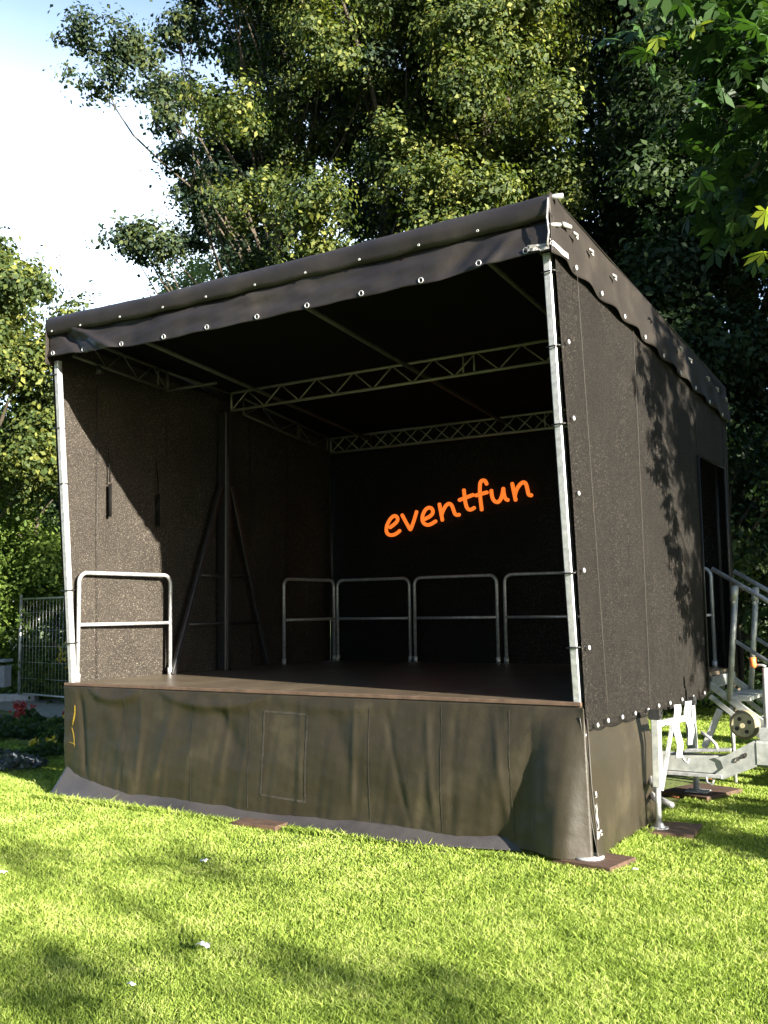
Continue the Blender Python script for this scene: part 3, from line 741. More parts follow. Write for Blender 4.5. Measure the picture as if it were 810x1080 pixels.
# side skirt
ys = np.linspace(-0.055, 1.26, 110); zs = np.linspace(0.90, 0.0, 50)
Ym, Zm = np.meshgrid(ys, zs, indexing='ij'); t2 = (0.9 - Zm) / 0.9
Xs = 0.004 + 0.044 * np.clip(t2 * 3, 0, 1) + (t2 > .14) * 0.014 * nB(Ym * 1.4 + .2 * t2, t2 * .2) * (t2 - .14).clip(0, 1) * 1.2 + 0.015 * nC(Ym * 2, t2 * 2) * t2
Xs += 0.05 * np.exp(-((Ym + 0.0) / .15) ** 2) * np.clip((t2 - .6) / .4, 0, 1)
Ys_ = Ym + 0.05 * t2 * np.clip(Ym, 0, 1)
Zs = Zm + 0.01 + 0.10 * np.clip(Ym / 1.3, 0, 1) * t2 ** 3 * 0.3
ss = part('side_skirt', MB().grid(np.stack([Xs, Ys_, Zs], -1)), M['skirt'], True, solid=0.003)
# worn corner seam with silver tape
mb = MB(); rc_ = random.Random(4)
for (y0, y1, z0, z1) in [(0.01, .035, .21, .36), (-.02, .07, .155, .195), (.02, .045, .40, .44)]:
    P = []
    for i in range(8):
        row = []
        for j in range(5):
            y = y0 + (y1 - y0) * j / 4 + rc_.uniform(-.006, .006); z = z0 + (z1 - z0) * i / 7 + rc_.uniform(-.006, .006)
            row.append((0.062 + 0.03 * (1 - z / .5) + rc_.uniform(-.004, .005), y - .01, z))
        P.append(row)
    mb.grid(np.array(P))
part('silver_tape', mb, M['tape'], parent=ss, solid=0.002)
part('corner_seam', MB().tube([(0.045, -.03, .9), (0.06, -.035, .5), (0.085, -.045, .25), (0.09, -.05, .03)], .006, 6), M['seam'], True, parent=ss)

# uprights of the front, leaning forward with the roof
for x, s in ((-4.90, .04), (-0.035, -.005)):
    p = part('front_post', MB().bar((x, 0.035, 1.0), (x + s, -0.235, 3.93), 0.054, 0.054, up=(0, 1, 0)), M['galv'])
    for z in (1.35, 1.83, 2.8, 3.31, 3.8):
        y = 0.035 - 0.27 * (z - 1) / 2.93
        part('tie', MB().tube([(x - .042, y - .04, z), (x + .042, y - .042, z + .004), (x + .06, y + .03, z + .008)], .006, 5), M['black'], True, parent=p)

# roof canopy
nR = vnoise(31, 10, 1.5, 16); nR2 = vnoise(32, 8, 4, 22)
xs = np.linspace(-4.895, 0.038, 260)
prof = [(-0.325, 4.12), (-0.335, 4.16), (-0.345, 4.20), (-0.345, 4.235), (-0.335, 4.265), (-0.31, 4.29), (-0.27, 4.305), (-0.2, 4.30)]
prof += [(y, roofz(y) + 0.012) for y in np.linspace(-0.1, 4.27, 34)]
Pg = np.zeros((len(xs), len(prof), 3))
for j, (y, z) in enumerate(prof):
    wr = nR(xs * 1.2 + j * .05, xs * 0 + z * 4)
    wr2 = nR2(xs * 1.5 + z * 5, z * 9 + xs * 0)
    near = 1 if j < 8 else 0.3
    endp = np.exp(-((xs - 0.03) / .22) ** 2) + np.exp(-((xs + 4.95) / .22) ** 2)
    Pg[:, j, 0] = 0.03 + (xs - 0.03) * (1 + 0.0135 * min(1, max(0, (y + .2) / .5))); Pg[:, j, 1] = y + near * (0.006 * wr + 0.004 * wr2) * (1 + 1.5 * endp)
    Pg[:, j, 2] = z + near * 0.006 * wr2 + (0.03 * np.clip((-3.6 - xs) / 1.3, 0, 1) if j < 8 else 0.03 * np.clip((-3.6 - xs) / 1.3, 0, 1) * max(0, 1 - (y + .3) / 1.5)) - (0.004 * np.sin((xs + 4.81) / .495 * math.tau) if j < 3 else 0)
roof = part('roof_canopy', MB().grid(Pg), M['canopy'], True, solid=0.004)
part('roof_shade_sheet', MB().grid(np.array([[(x, y, roofz(y) - .012) for y in np.linspace(-.26, 4.24, 12)] for x in np.linspace(-4.87, 0.0, 12)])), M['matte_black'], True)  # black sheet added under the roof, painting the shade of its underside
# front valance
zs = np.linspace(0, 1, 22); X, T_ = np.meshgrid(xs, zs, indexing='ij')
lft = np.clip((-3.6 - X) / 1.3, 0, 1)
bot = 3.875 + 0.085 * lft + 0.035 * np.clip((X + 0.8) / .5, 0, 1)
bot = bot + 0.004 * np.cos((X + 4.81) / .495 * math.tau) * -1
Zv = 4.15 + .03 * lft + (bot - 4.15 - .03 * lft) * T_
Yv = -0.30 - 0.03 * T_ + 0.012 * nR(X * 1.6, T_ * 1.2) + 0.010 * nR2(X * 1.2 + T_ * .8, T_ * 1.5)
Yv += 0.03 * np.sin(T_ * math.pi) * np.exp(-((X + 0.45 + 0.3 * T_) / .10) ** 2) - 0.035 * np.exp(-((X + .18 + .25 * T_) / .06) ** 2) * T_ - 0.03 * np.exp(-((X + 4.55 - .5 * T_) / .07) ** 2) + .03 * np.exp(-((X + 4.72 - .3 * T_) / .06) ** 2)
fv = part('front_valance', MB().grid(np.stack([X, Yv, Zv], -1)), M['canopy'], True, solid=0.003)
# side valances: droop from the roof edge, scalloped between their eyelets
def side_valance(sx):
    ys = np.linspace(-0.348, 4.25, 200); ts = np.linspace(0, 1, 20); Y_, T_ = np.meshgrid(ys, ts, indexing='ij')
    top = roofz(Y_) + 0.012 + (Y_ < -0.2) * 0.01; bt = 3.88 - 0.093 * (Y_ + 0.2)
    ph = (Y_ - 0.0) / 0.49 * math.tau
    bt = bt + 0.007 * np.cos(ph) * -1 * (1 + .8 * nR(Y_, Y_ * 0)) + 0.010 * nR(Y_ * 1.3, Y_ * 0 + 3)
    X_ = 0.03 + 0.022 * T_ + (0.014 * (1 - np.cos(ph)) * T_ ** 1.5) + 0.012 * nR(Y_ * 1.5, T_ * 2) * T_ + 0.006 * nR2(Y_ * 1.2 + T_, T_ * 2)
    X_ = 0.032 + (X_ - 0.032) * np.clip((Y_ + 0.35) / .18, 0, 1)
    X_ = X_ if sx > 0 else -4.895 - (X_ - 0.03) * .8 - .07 * np.clip((Y_ + .2) / .5, 0, 1)
    return part('side_valance', MB().grid(np.stack([X_, Y_, top + (bt - top) * T_], -1)), M['canopy_matte'], True, solid=0.003)
svR = side_valance(1); svL = side_valance(-1)

# eyelets and toggles
eyes = [-4.81, -4.43, -3.93, -3.42, -2.94, -2.43, -1.94, -1.45, -0.95, -0.49, -0.15]
for x in eyes:
    i = int(np.searchsorted(xs, x)); zz = float(bot[i, 0]) + 0.028
    part('eyelet', MB().ring((x, float(Yv[i, -2]) - .006, zz), (0, 1, .1), .018, .0040), M['galv'], True, parent=fv)
for x in eyes[:-1]:
    part('eyelet', MB().ring((x, -0.352, 4.150 + .03 * max(0, min(1, (-3.6 - x) / 1.3))), (0, 1, .1), .007, .003), M['galv_dull'], True, parent=roof)
for k in range(9):
    y = 0.0 + k * 0.49; z = 3.88 - 0.093 * (y + 0.2) + .022
    part('eyelet', MB().ring((0.068, y, z), (1, 0, -.1), .015, .0042), M['galv'], True, parent=svR)
    part('eyelet', MB().ring((-4.988, y, z), (1, 0, .1), .016, .006), M['galv'], True, parent=svL)
for k, (y, z) in enumerate([(-0.02, 4.10), (0.27, 4.075), (0.74, 4.03), (2.45, 3.87), (2.75, 3.83), (3.35, 3.78), (3.7, 3.74), (4.05, 3.70)]):
    p0 = Vector((0.075, y, z))
    part('toggle', MB().tube([p0 + Vector((.0, -.035, .008)), p0 + Vector((.012, 0, 0)), p0 + Vector((.0, .035, -.006))], .010, 6)
         .tube([p0, p0 + Vector((.012, .012, -.030))], .008, 6), M['tape'], True, parent=svR)
# pipe stubs and crumpled silver fold at the roof corner
part('roof_pipe_end', MB().tube([(-.03, -.30, 4.285), (.10, -.285, 4.275)], .017, 10), M['galv'], True)
part('roof_pipe_end', MB().tube([(.02, -.34, 4.08), (.06, -.25, 4.10)], .014, 8).tube([(.06, -.20, 4.12), (.07, -.10, 4.13)], .018, 8), M['tape'], True)
mb = MB()
def crumple(pts, w, seed):
    r = random.Random(seed); P = []
    for p in pts:
        p = Vector(p); P.append([tuple(p + Vector((r.uniform(-.003, .003), r.uniform(-.006, .004), w * (k / 4 - .5) + r.uniform(-.003, .003)))) for k in range(5)])
    mb.grid(np.array(P))
crumple([(-.13 + .019 * i, -.352 - .003 * math.sin(i), 3.948 - .002 * i) for i in range(9)], .04, 3)
crumple([(.03 + .01 * i, -.35 + .035 * i, 3.965 - .012 * i) for i in range(6)], .04, 4)
part('silver_corner_fold', mb, M['tape'], parent=fv, solid=.002)
mb = MB()
for i in range(5):
    x = 0.012 + .006 * i; 
mb.tube([(0.028, -.365, 4.25), (0.020, -.372, 4.12), (0.026, -.366, 4.02), (0.01, -.36, 3.94)], [.005, .007, .006, .009], 6)
part('corner_piping', mb, M['tape'], True, parent=fv)

# side and back curtains of shade net
nN = vnoise(41, 10, .8, 7); nN2 = vnoise(42, 8, 5, 30)
def frontlean(z): return -0.26 * np.clip((z - 1.0) / 2.9, -0.1, 1)
def net_panel(mb, x, y0, y1, z0, z1, lean=True, ny=60, nz=60, amp=1.0, out=1, scallop=False):
    U, Vv = np.meshgrid(np.linspace(0, 1, ny), np.linspace(0, 1, nz), indexing='ij')
    yb = y0 + (y1 - y0) * U
    zt_ = np.minimum(z1, roofz(yb) - .03); zb = z0 + (-(0.022) * (np.abs(np.sin((yb - .04) / .32 * math.pi)) ** .6) if scallop else 0)
    Zc = zb + (zt_ - zb) * Vv
    Yc = yb + (frontlean(Zc) * (1 - U) if lean else 0)
    Xc = x + out * amp * (0.016 * nN(Yc * 1.3, Zc * .7) + 0.005 * nN2(Yc * 1.3, Zc * .25))
    mb.grid(np.stack([Xc, Yc, Zc], -1))
mb = MB()
net_panel(mb, 0.03, 0.005, 2.97, 0.815, 4.2, True, 130, 90, scallop=True)
net_panel(mb, 0.03, 2.975, 3.98, 2.98, 4.2, False, 40, 24)
net_panel(mb, 0.03, 3.985, 4.2, 0.95, 4.2, False, 12, 60, 1.2)
cR = part('side_curtain', mb, M['net'], True, solid=0.003)
mb = MB(); net_panel(mb, -4.955, 0.03, 4.17, 0.93, 4.2, True, 120, 80, out=-1)
cL = part('side_curtain', mb, M['net_pale'], True, solid=0.003)
U, Vv = np.meshgrid(np.linspace(-4.95, 0.03, 160), np.linspace(0.96, 3.85, 60), indexing='ij')
part('back_curtain', MB().grid(np.stack([U, 4.2 + 0.012 * nN(U, Vv), Vv], -1)), M['net'], True, solid=0.003)
mb = MB()
for y0, z0, y1, z1 in [(.35, .86, .05, 3.86), (1.27, .86, 1.22, 3.74)]:
    part('seam', MB().tube([(0.052, y0 + (y1 - y0) * i / 20, z0 + (z1 - z0) * i / 20) for i in range(21)], .0018, 4), M['seam'], True, parent=cR)
part('door_edge', MB().tube([(0.045, 2.985, .84), (0.045, 2.985, 2.98), (0.045, 3.975, 2.98), (0.045, 3.98, .98)], .013, 6), M['black'], True, parent=cR)
mb = MB()
for y0 in (.34, 1.27, 2.6, 3.3): part('seam', MB().tube([(-4.925, y0, 1.02), (-4.925, y0 - .05, 3.8)], .003, 4), M['black'], True, parent=cL)
for y, z in [(.13, .845), (.33, .855), (.62, .85), (.9, .85), (1.2, .845), (1.46, .855), (1.76, .85), (2.1, .85), (2.44, .845), (2.8, .85)]:
    part('eyelet', MB().ring((0.056, y, z), (1, 0, 0), .012, .005), M['galv'], True, parent=cR)
for z in (1.35, 1.85, 2.35, 2.84, 3.34):
    part('eyelet', MB().ring((0.056, 0.055 - .26 * (z - 1) / 2.9, z), (1, 0, 0), .012, .005), M['galv'], True, parent=cR)
for y, z0, z1 in ((.44, 2.55, 3.22), (1.08, 2.5, 3.2)):          # rolled-door straps hanging on the left curtain
    part('hanging_strap', MB().tube([(-4.90, y - .03, z1), (-4.90, y, (z0 + z1) / 2 + .1), (-4.895, y - .005, (z0 + z1) / 2)], [.003, .007, .007], 6)
         .tube([(-4.895, y, (z0 + z1) / 2 - .02), (-4.895, y + .005, z0)], .017, 6), M['matte_black'], True, parent=cL)
part('curtain_tail', MB().tube([(0.03, 4.16, 1.5), (0.06, 4.22, 1.2), (0.05, 4.25, .95), (0.045, 4.2, .8)], [.02, .03, .035, .02], 8), M['net'], True)

# roof trusses, purlins
def truss(p, q, h, n, r=.0135, double=False, ends=True):
    p, q = Vector(p), Vector(q); mb = MB(); u = Vector((0, 0, h))
    mb.tube([p, q], r * 1.15, 8); mb.tube([p + u, q + u], r * 1.15, 8)
    pts = [p + (q - p) * (i / n) + (u if i % 2 else Vector()) for i in range(n + 1)]
    for a, b_ in zip(pts, pts[1:]): mb.tube([a, b_], r * .55, 6)
    if double:
        pts = [p + (q - p) * (i / n) + (Vector() if i % 2 else u) for i in range(n + 1)]
        for a, b_ in zip(pts, pts[1:]): mb.tube([a, b_], r * .45, 6)
    if ends:
        mb.tube([p, p + u], r * .9, 6); mb.tube([q, q + u], r * .9, 6)
        m_ = p + (q - p) * .62; mb.tube([m_, m_ + u], r * .7, 6); m_ = p + (q - p) * .645; mb.tube([m_, m_ + u], r * .7, 6)
    return mb
part('roof_truss', truss((-4.72, 2.0, 3.825), (-.08, 2.0, 3.815), .195, 20), M['truss'], True)
part('roof_truss', truss((-4.80, 4.0, 3.62), (-.08, 4.0, 3.60), .185, 22, double=True), M['truss'], True)
for x in (-4.76, -.12):
    part('side_truss', truss((x, -.15, 3.985), (x, 1.06, 3.885), .19, 6, ends=False).tube([(x, .93, 3.9), (x, .93, 4.09)], .012).tube([(x, 1.06, 3.885), (x, 1.06, 4.07)], .016), M['purlin'], True)
    part('side_truss', truss((x, 2.25, 3.83), (x, 3.86, 3.62), .18, 5), M['purlin'], True)
    s = 1 if x < -2 else -1
    part('corner_strut', MB().tube([(x, 1.06, 3.885), (x + s * .50, 1.25, 3.93)], .016).tube([(x, 1.06, 4.07), (x, 2.0, 4.03)], .016), M['purlin'], True)
for x in (-4.2, -2.36, -.65):
    part('purlin', MB().tube([(x, -.25, 4.155), (x, 4.1, 3.72)], .022, 8), M['purlin'], True)
part('work_lamp', MB().tube([(-4.70, .10, 3.93), (-4.70, .12, 3.86)], [.02, .045], 12).tube([(-4.70, .10, 3.93), (-4.72, .1, 3.98)], .012), M['black'], True)
part('rear_post', MB().tube([(-4.86, 4.08, 1.0), (-4.86, 4.08, 3.62)], .024, 10), M['dark_steel'], True)
part('rear_post', MB().tube([(-.06, 4.08, 1.0), (-.06, 4.08, 3.62)], .024, 10), M['dark_steel'], True)

# lifting-mast braces inside the left curtain and (out of sight) the right
for x, s in ((-4.84, 1), (-.10, -1)):
    br = part('mast', MB().bar((x, 2.03, 1.0), (x, 2.03, 3.82), .12, .10, up=(0, 1, 0)).bar((x + s * .055, 2.03, 1.0), (x + s * .055, 2.03, 3.3), .03, .05, up=(0, 1, 0)), M['dark_steel'])
    part('diagonal_brace', MB().bar((x + s * .03, 1.22, 1.0), (x + s * .02, 1.95, 3.0), .045, .055), M['dark_steel'], parent=br)
    part('diagonal_brace', MB().bar((x + s * .03, 2.74, 1.0), (x + s * .02, 2.11, 3.0), .045, .055), M['dark_steel'], parent=br)
    part('cross_bar', MB().tube([(x + s * .03, 1.57, 2.01), (x + s * .03, 2.47, 2.01)], .016), M['dark_steel'], True, parent=br)
    part('cross_bar', MB().tube([(x + s * .03, 1.40, 1.5), (x + s * .03, 2.60, 1.5)], .016), M['dark_steel'], True, parent=br)

# undercarriage in view at the right end
jk = part('support_leg', MB().bar((.17, 1.0, .80), (.165, 1.0, .33), .062, .062, up=(0, 1, 0)), M['galv_dull'])
part('inner_tube', MB().tube([(.165, 1.0, .36), (.16, 1.0, .05)], .02, 10), M['galv'], True, parent=jk)
part('foot_plate', MB().tube([(.16, 1.02, .03), (.16, 1.02, .042)], .065, 14).tube([(.16, 1.02, .04), (.16, 1.02, .07)], [.04, .024], 12), M['galv'], parent=jk)
part('leg_brace', MB().bar((.27, 1.06, .77), (.185, 1.02, .30), .026, .024), M['galv'], parent=jk)
part('leg_arm', MB().bar((.17, 1.0, .765), (.30, 1.30, .79), .03, .045), M['galv'], parent=jk)
part('bolt_plate', MB().box((.125, .97, .80), (.205, 1.04, .87)).box((.205, .975, .815), (.213, .99, .83)).box((.205, 1.015, .84), (.213, 1.03, .855)), M['black'], parent=jk)
for a, b_ in [((.02, 1.25, .36), (.14, 1.03, .30)), ((.0, 1.3, .235), (.15, 1.02, .225)), ((.0, 1.45, .17), (.19, 1.24, .16))]:
    part('brace_tube', MB().tube([a, b_], .022, 8), M['galv'], True, parent=jk)
jk2 = part('support_leg', MB().bar((.03, 2.40, .80), (.04, 2.40, .40), .075, .075, up=(0, 1, 0)), M['galv_dull'])
part('bolt_plate', MB().box((0, 2.36, .78), (.075, 2.45, .85)).box((.075, 2.38, .80), (.083, 2.395, .815)), M['black'], parent=jk2)
sj = part('screw_jack', MB().tube([(.03, 2.5, .33), (.03, 2.5, .06)], .026, 10).tube([(-.03, 2.5, .25), (.10, 2.5, .25)], .012, 8), M['galv'], True)
part('foot_plate', MB().box((-.05, 2.42, .048), (.13, 2.58, .058)), M['galv'], parent=sj)
for (y0, y1, z1, s_) in [(1.76, 1.79, .42, 1), (2.08, 2.14, .48, 2)]:
    P = []
    for i in range(14):
        u = i / 13; w_ = .042 * (1 - .25 * u)
        P.append([(.10 + .012 * math.sin(i * .7 + s_) + .03 * (k / 3 - .5), y0 + (y1 - y0) * u + w_ * (k / 3 - .5) * 2, .84 - (.84 - z1) * u) for k in range(4)])
    part('ratchet_strap', MB().grid(np.array(P)), M['white_strap'], True, solid=.004)
part('strap_hook', MB().tube([(.08, 1.9, .44), (.10, 1.93, .38), (.12, 1.95, .36), (.13, 1.94, .40)], .010, 6), M['galv'], True)

# drawbar
db = part('drawbar', MB().bar((-.9, 2.1, .345), (.385, 2.1, .345), .11, .15), M['galv_dull'])
part('beam_opening', MB().box((.386, 2.055, .285), (.388, 2.145, .405)), M['black'], parent=db)
part('lower_rail', MB().bar((-.1, 2.03, .262), (.36, 2.03, .262), .03, .03), M['galv'], parent=db)
cheek = MB()
for y in (2.03, 2.16):
    pts = [(.31, .405), (.40, .43), (.615, .555), (.63, .545), (.63, .36), (.37, .24), (.30, .25), (.30, .27), (.375, .33), (.355, .385)]
    o_ = len(cheek.v)
    vs = [(x, y, z) for x, z in pts] + [(x, y + .012, z) for x, z in pts]; n = len(pts)
    cheek.add(vs, [tuple(range(n)), tuple(range(2 * n - 1, n - 1, -1))] + [(i, n + i, n + (i + 1) % n, (i + 1) % n) for i in range(n)])
ck = part('cheek_plate', cheek, M['galv_dull'], parent=db)
part('coupling_box', MB().bar((.635, 2.1, .458), (1.35, 2.1, .458), .15, .20).bar((1.35, 2.1, .47), (1.75, 2.1, .47), .07, .08), M['galv_dull'], parent=db)
part('ball_coupling', MB().tube([(1.70, 2.1, .48), (1.78, 2.1, .46), (1.88, 2.1, .43)], [.05, .055, .045], 12), M['galv'], True, parent=db)
part('top_plate', MB().bar((.08, 2.06, .445), (.44, 2.06, .475), .10, .02), M['galv'], parent=db)
part('top_bracket', MB().box((.66, 2.04, .56), (.80, 2.16, .66)), M['galv'], parent=db)
part('hook', MB().tube([(.24, 2.02, .25), (.25, 2.01, .21), (.29, 2.01, .20), (.30, 2.01, .235)], .010, 6), M['galv'], True, parent=db)
part('curved_handle', MB().tube([(.21, 2.05, .60), (.27, 2.05, .56), (.32, 2.05, .51), (.335, 2.05, .46)], .013, 8), M['galv'], True, parent=db)
lv = part('brake_lever', MB().bar((.19, 2.2, .46), (.33, 2.2, .77), .035, .05), M['galv_dull'], parent=db)
jw = part('jockey_wheel', MB().tube([(.52, 2.14, .66), (.52, 2.17, .66), (.52, 2.23, .66), (.52, 2.26, .66)], [.095, .115, .115, .095], 26), M['tyre'], True)
part('wheel_disc', MB().tube([(.52, 2.13, .66), (.52, 2.145, .66)], .09, 22).tube([(.52, 2.10, .66), (.52, 2.14, .66)], .02, 10), M['rim'], parent=jw)
mb = MB()
for k in range(4):
    a = math.tau * k / 4 + .5; mb.disc((.52 + .055 * math.cos(a), 2.128, .66 + .055 * math.sin(a)), (0, 1, 0), .017, .004, 10)
part('wheel_hole', mb, M['black'], parent=jw)
part('jockey_tube', MB().tube([(.71, 2.08, .50), (.725, 2.08, 1.12)], .028, 12), M['white_strap'], True)
ch = part('crank_handle', MB().tube([(.725, 2.08, 1.13), (.70, 2.08, 1.14), (.645, 2.07, 1.14)], .010, 8), M['galv'], True)
part('crank_knob', MB().tube([(.635, 2.07, 1.12), (.635, 2.07, 1.14), (.632, 2.07, 1.17), (.63, 2.07, 1.20)], [.018, .026, .024, .028], 12), M['orange'], True, parent=ch)
# small stamped maker's mark on the cheek plate
mb = MB()
def seg(pts, x0, z0, s, th=.0035):
    sl_ = .58
    mb.tube([(x0 + (u) * s, 2.026, z0 + v * s + u * s * sl_) for u, v in pts], th, 5)
seg([(.9, .9), (.3, 1), (0, .6), (0, .2), (.3, 0), (.9, .1)], .463, .375, .032)
seg([(0, 0), (0, 1), (.6, .2), (1, 1), (1, 0)], .500, .397, .030)
seg([(0, 0), (0, 1), (.6, .9), (.9, .5), (.6, .05), (0, 0)], .537, .418, .032)
part('stamped_mark', mb, M['print'], True, parent=ck)

# ------------------------------------------------------------------ lettering on the back curtain
ST = dict(e1=[(-4.04, 2.634), (-3.965, 2.675), (-3.916, 2.72), (-3.937, 2.771), (-3.98, 2.778), (-4.03, 2.745), (-4.083, 2.668), (-4.095, 2.59), (-4.06, 2.545), (-4.0, 2.537), (-3.94, 2.555), (-3.892, 2.59)],
v=[(-3.859, 2.782), (-3.80, 2.68), (-3.745, 2.59), (-3.735, 2.60), (-3.69, 2.70), (-3.649, 2.812)],
e2=[(-3.543, 2.708), (-3.465, 2.735), (-3.417, 2.78), (-3.436, 2.835), (-3.48, 2.848), (-3.53, 2.825), (-3.574, 2.75), (-3.572, 2.68), (-3.53, 2.638), (-3.47, 2.633), (-3.383, 2.676)],
n1=[(-3.333, 2.881), (-3.314, 2.777), (-3.295, 2.677)],
n1b=[(-3.305, 2.74), (-3.275, 2.81), (-3.235, 2.862), (-3.192, 2.877), (-3.16, 2.85), (-3.14, 2.79), (-3.123, 2.745), (-3.10, 2.728), (-3.061, 2.732)],
t=[(-2.998, 3.026), (-2.99, 2.94), (-2.979, 2.856), (-2.96, 2.80), (-2.92, 2.775), (-2.861, 2.802)],
tb=[(-3.063, 2.905), (-2.874, 2.955)],
f=[(-2.695, 3.065), (-2.71, 3.105), (-2.738, 3.118), (-2.77, 3.108), (-2.786, 3.07), (-2.788, 2.95), (-2.768, 2.766)],
fb=[(-2.844, 2.944), (-2.689, 2.971)],
u=[(-2.638, 2.992), (-2.635, 2.93), (-2.615, 2.87), (-2.57, 2.84), (-2.53, 2.86), (-2.50, 2.92), (-2.483, 3.003)],
ub=[(-2.483, 3.003), (-2.478, 2.93), (-2.46, 2.875), (-2.425, 2.858)],
n2=[(-2.371, 3.051), (-2.351, 2.945), (-2.332, 2.849)],
n2b=[(-2.342, 2.90), (-2.32, 2.97), (-2.27, 3.035), (-2.223, 3.055), (-2.195, 3.03), (-2.18, 2.96), (-2.172, 2.91), (-2.155, 2.893), (-2.129, 2.895)])
def smooth_path(p, n=2):
    p = [np.array(a, float) for a in p]
    for _ in range(n):
        if len(p) < 3: return p
        q = [p[0]]
        for a, b_ in zip(p, p[1:]): q += [a * .75 + b_ * .25, a * .25 + b_ * .75]
        q.append(p[-1]); p = q
    return p
sign = thing('lettering', (-3.1, 4.16, 2.55), 'lettering', 'bright orange handwritten lettering slanting up across the dark back curtain')
for ch_, keys in [('letter', k) for k in (('e1',), ('v',), ('e2',), ('n1', 'n1b'), ('t', 'tb'), ('f', 'fb'), ('u', 'ub'), ('n2', 'n2b'))]:
    mb = MB()
    for i, k in enumerate(keys):
        P = smooth_path(ST[k]); rd = 0.0225
        P = [P[0] + (P[0] - P[1]) / max(1e-6, np.linalg.norm(P[0] - P[1])) * rd * .5] + P + [P[-1] + (P[-1] - P[-2]) / max(1e-6, np.linalg.norm(P[-1] - P[-2])) * rd * .5]
        mb.tube([(a[0], 4.165 - .003 * i, a[1]) for a in P], [rd * .6] + [rd] * (len(P) - 2) + [rd * .6], 10)
    obj(ch_, mb, M['letter'], sign, True)

# ------------------------------------------------------------------ guard rails on the deck
def guard_rail(p, q, h, label, mat='galv', topshift=(0, 0)):
    p, q = Vector(p), Vector(q); c = (p + q) / 2
    t = thing('guard_rail', (c.x, c.y, H), 'guard rail', label, 'guard rails round the stage deck')
    d = (q - p).normalized(); up = Vector((topshift[0], topshift[1], h)); R_ = .09; pts = [p]
    for k in range(7):
        a = math.pi / 2 * k / 6; pts.append(p + up * (1 - R_ * (1 - math.sin(a)) / h) + d * R_ * (1 - math.cos(a)))
    for k in range(7):
        a = math.pi / 2 * (1 - k / 6); pts.append(q + up * (1 - R_ * (1 - math.sin(a)) / h) - d * R_ * (1 - math.cos(a)))
    pts.append(q)
    obj('rail_frame', MB().tube(pts, .019, 10), M[mat], t, True)
    obj('middle_bar', MB().tube([p + up * .52, q + up * .52], .017, 10), M[mat], t, True)
    obj('foot_socket', MB().tube([p, p + Vector((0, 0, .07))], .027, 10), M[mat], t, True)
    obj('foot_socket', MB().tube([q, q + Vector((0, 0, .07))], .027, 10), M[mat], t, True)
    return t
guard_rail((-4.88, .07, H), (-4.84, 1.21, H), 1.0, 'bright sunlit guard rail by the left front post', 'galv', (.0, .0))
guard_rail((-4.80, 3.02, H), (-4.80, 4.03, H), 1.0, 'guard rail along the left curtain in the back left corner, beside the black brace')
guard_rail((-4.78, 4.08, H), (-3.72, 4.08, H), 1.0, 'leftmost guard rail along the back curtain')
guard_rail((-3.65, 4.08, H), (-2.56, 4.08, H), 1.0, 'second guard rail from the left along the back curtain, under the lettering')
guard_rail((-2.46, 4.08, H), (-1.36, 4.08, H), 1.0, 'third guard rail along the back curtain, half hidden by the right front post')
guard_rail((-1.28, 4.08, H), (-.16, 4.08, H), 1.0, 'guard rail seen through the side doorway at the top of the stairs')

# ------------------------------------------------------------------ stage stairs
st = thing('stage_stairs', (.65, 3.5, 0), 'stairs', 'galvanised metal stairs with two handrails leading to the side doorway')
def lin(x, z0, s): return z0 - s * x
sl = .72
for y, nm in ((3.07, 'n'), (3.93, 'f')):
    obj('stringer', MB().bar((.03, y, .905), (1.22, y, .905 - 1.19 * sl), .035, .06), M['galv_dull'], st)
    obj('lower_rail', MB().bar((.03, y + .01, .80), (.98, y + .01, .80 - .95 * .80), .03, .045), M['galv_dull'], st)
    hr = obj('handrail', MB().tube([(.10, y, 1.95), (.62, y, 1.95 - .52 * .64), (1.25, y, 1.95 - 1.15 * .66)], .021, 12), M['galv'], st, True)
    obj('lower_handrail', MB().tube([(.27, y, 1.30), (1.2, y, 1.30 - .93 * .66)], .017, 10), M['galv'], st, True)
    for xt, xb in ((.315, .20), (1.13, 1.02)):
        zt_ = 1.95 - (xt - .1) * .65; zb = .905 - xb * sl
        obj('handrail_post', MB().tube([(xb, y, zb), (xt - .012, y, zt_ - .02)], .027, 12), M['galv_dull'], st, True)
        obj('clamp', MB().tube([(xt - .035, y, zt_ - .16), (xt - .02, y, zt_ - .03)], [.034, .036], 12).tube([(xt - .05, y, zt_ - .17), (xt - .02, y, zt_ - .17)], .036, 10), M['galv_dull'], st, True)
for k in range(4):
    x0 = .13 + k * .26; z = .80 - k * .195
    mb = MB().box((x0, 3.10, z - .035), (x0 + .24, 3.91, z))
    for j in range(7): mb.box((x0 + .012 + j * .032, 3.11, z), (x0 + .022 + j * .032, 3.90, z + .006))
    obj('tread', mb, M['galv_dull'], st)
obj('top_bracket', MB().box((.035, 3.10, .87), (.06, 3.95, .97)).bar((.06, 3.08, .93), (.16, 3.08, .95), .03, .09), M['galv_dull'], st)
obj('stay_leg', MB().tube([(.21, 3.09, .74), (.215, 3.09, .05)], .018, 8), M['galv_dull'], st, True)
obj('foot_bar', MB().bar((1.2, 3.05, .03), (1.2, 3.95, .03), .05, .05), M['galv_dull'], st)

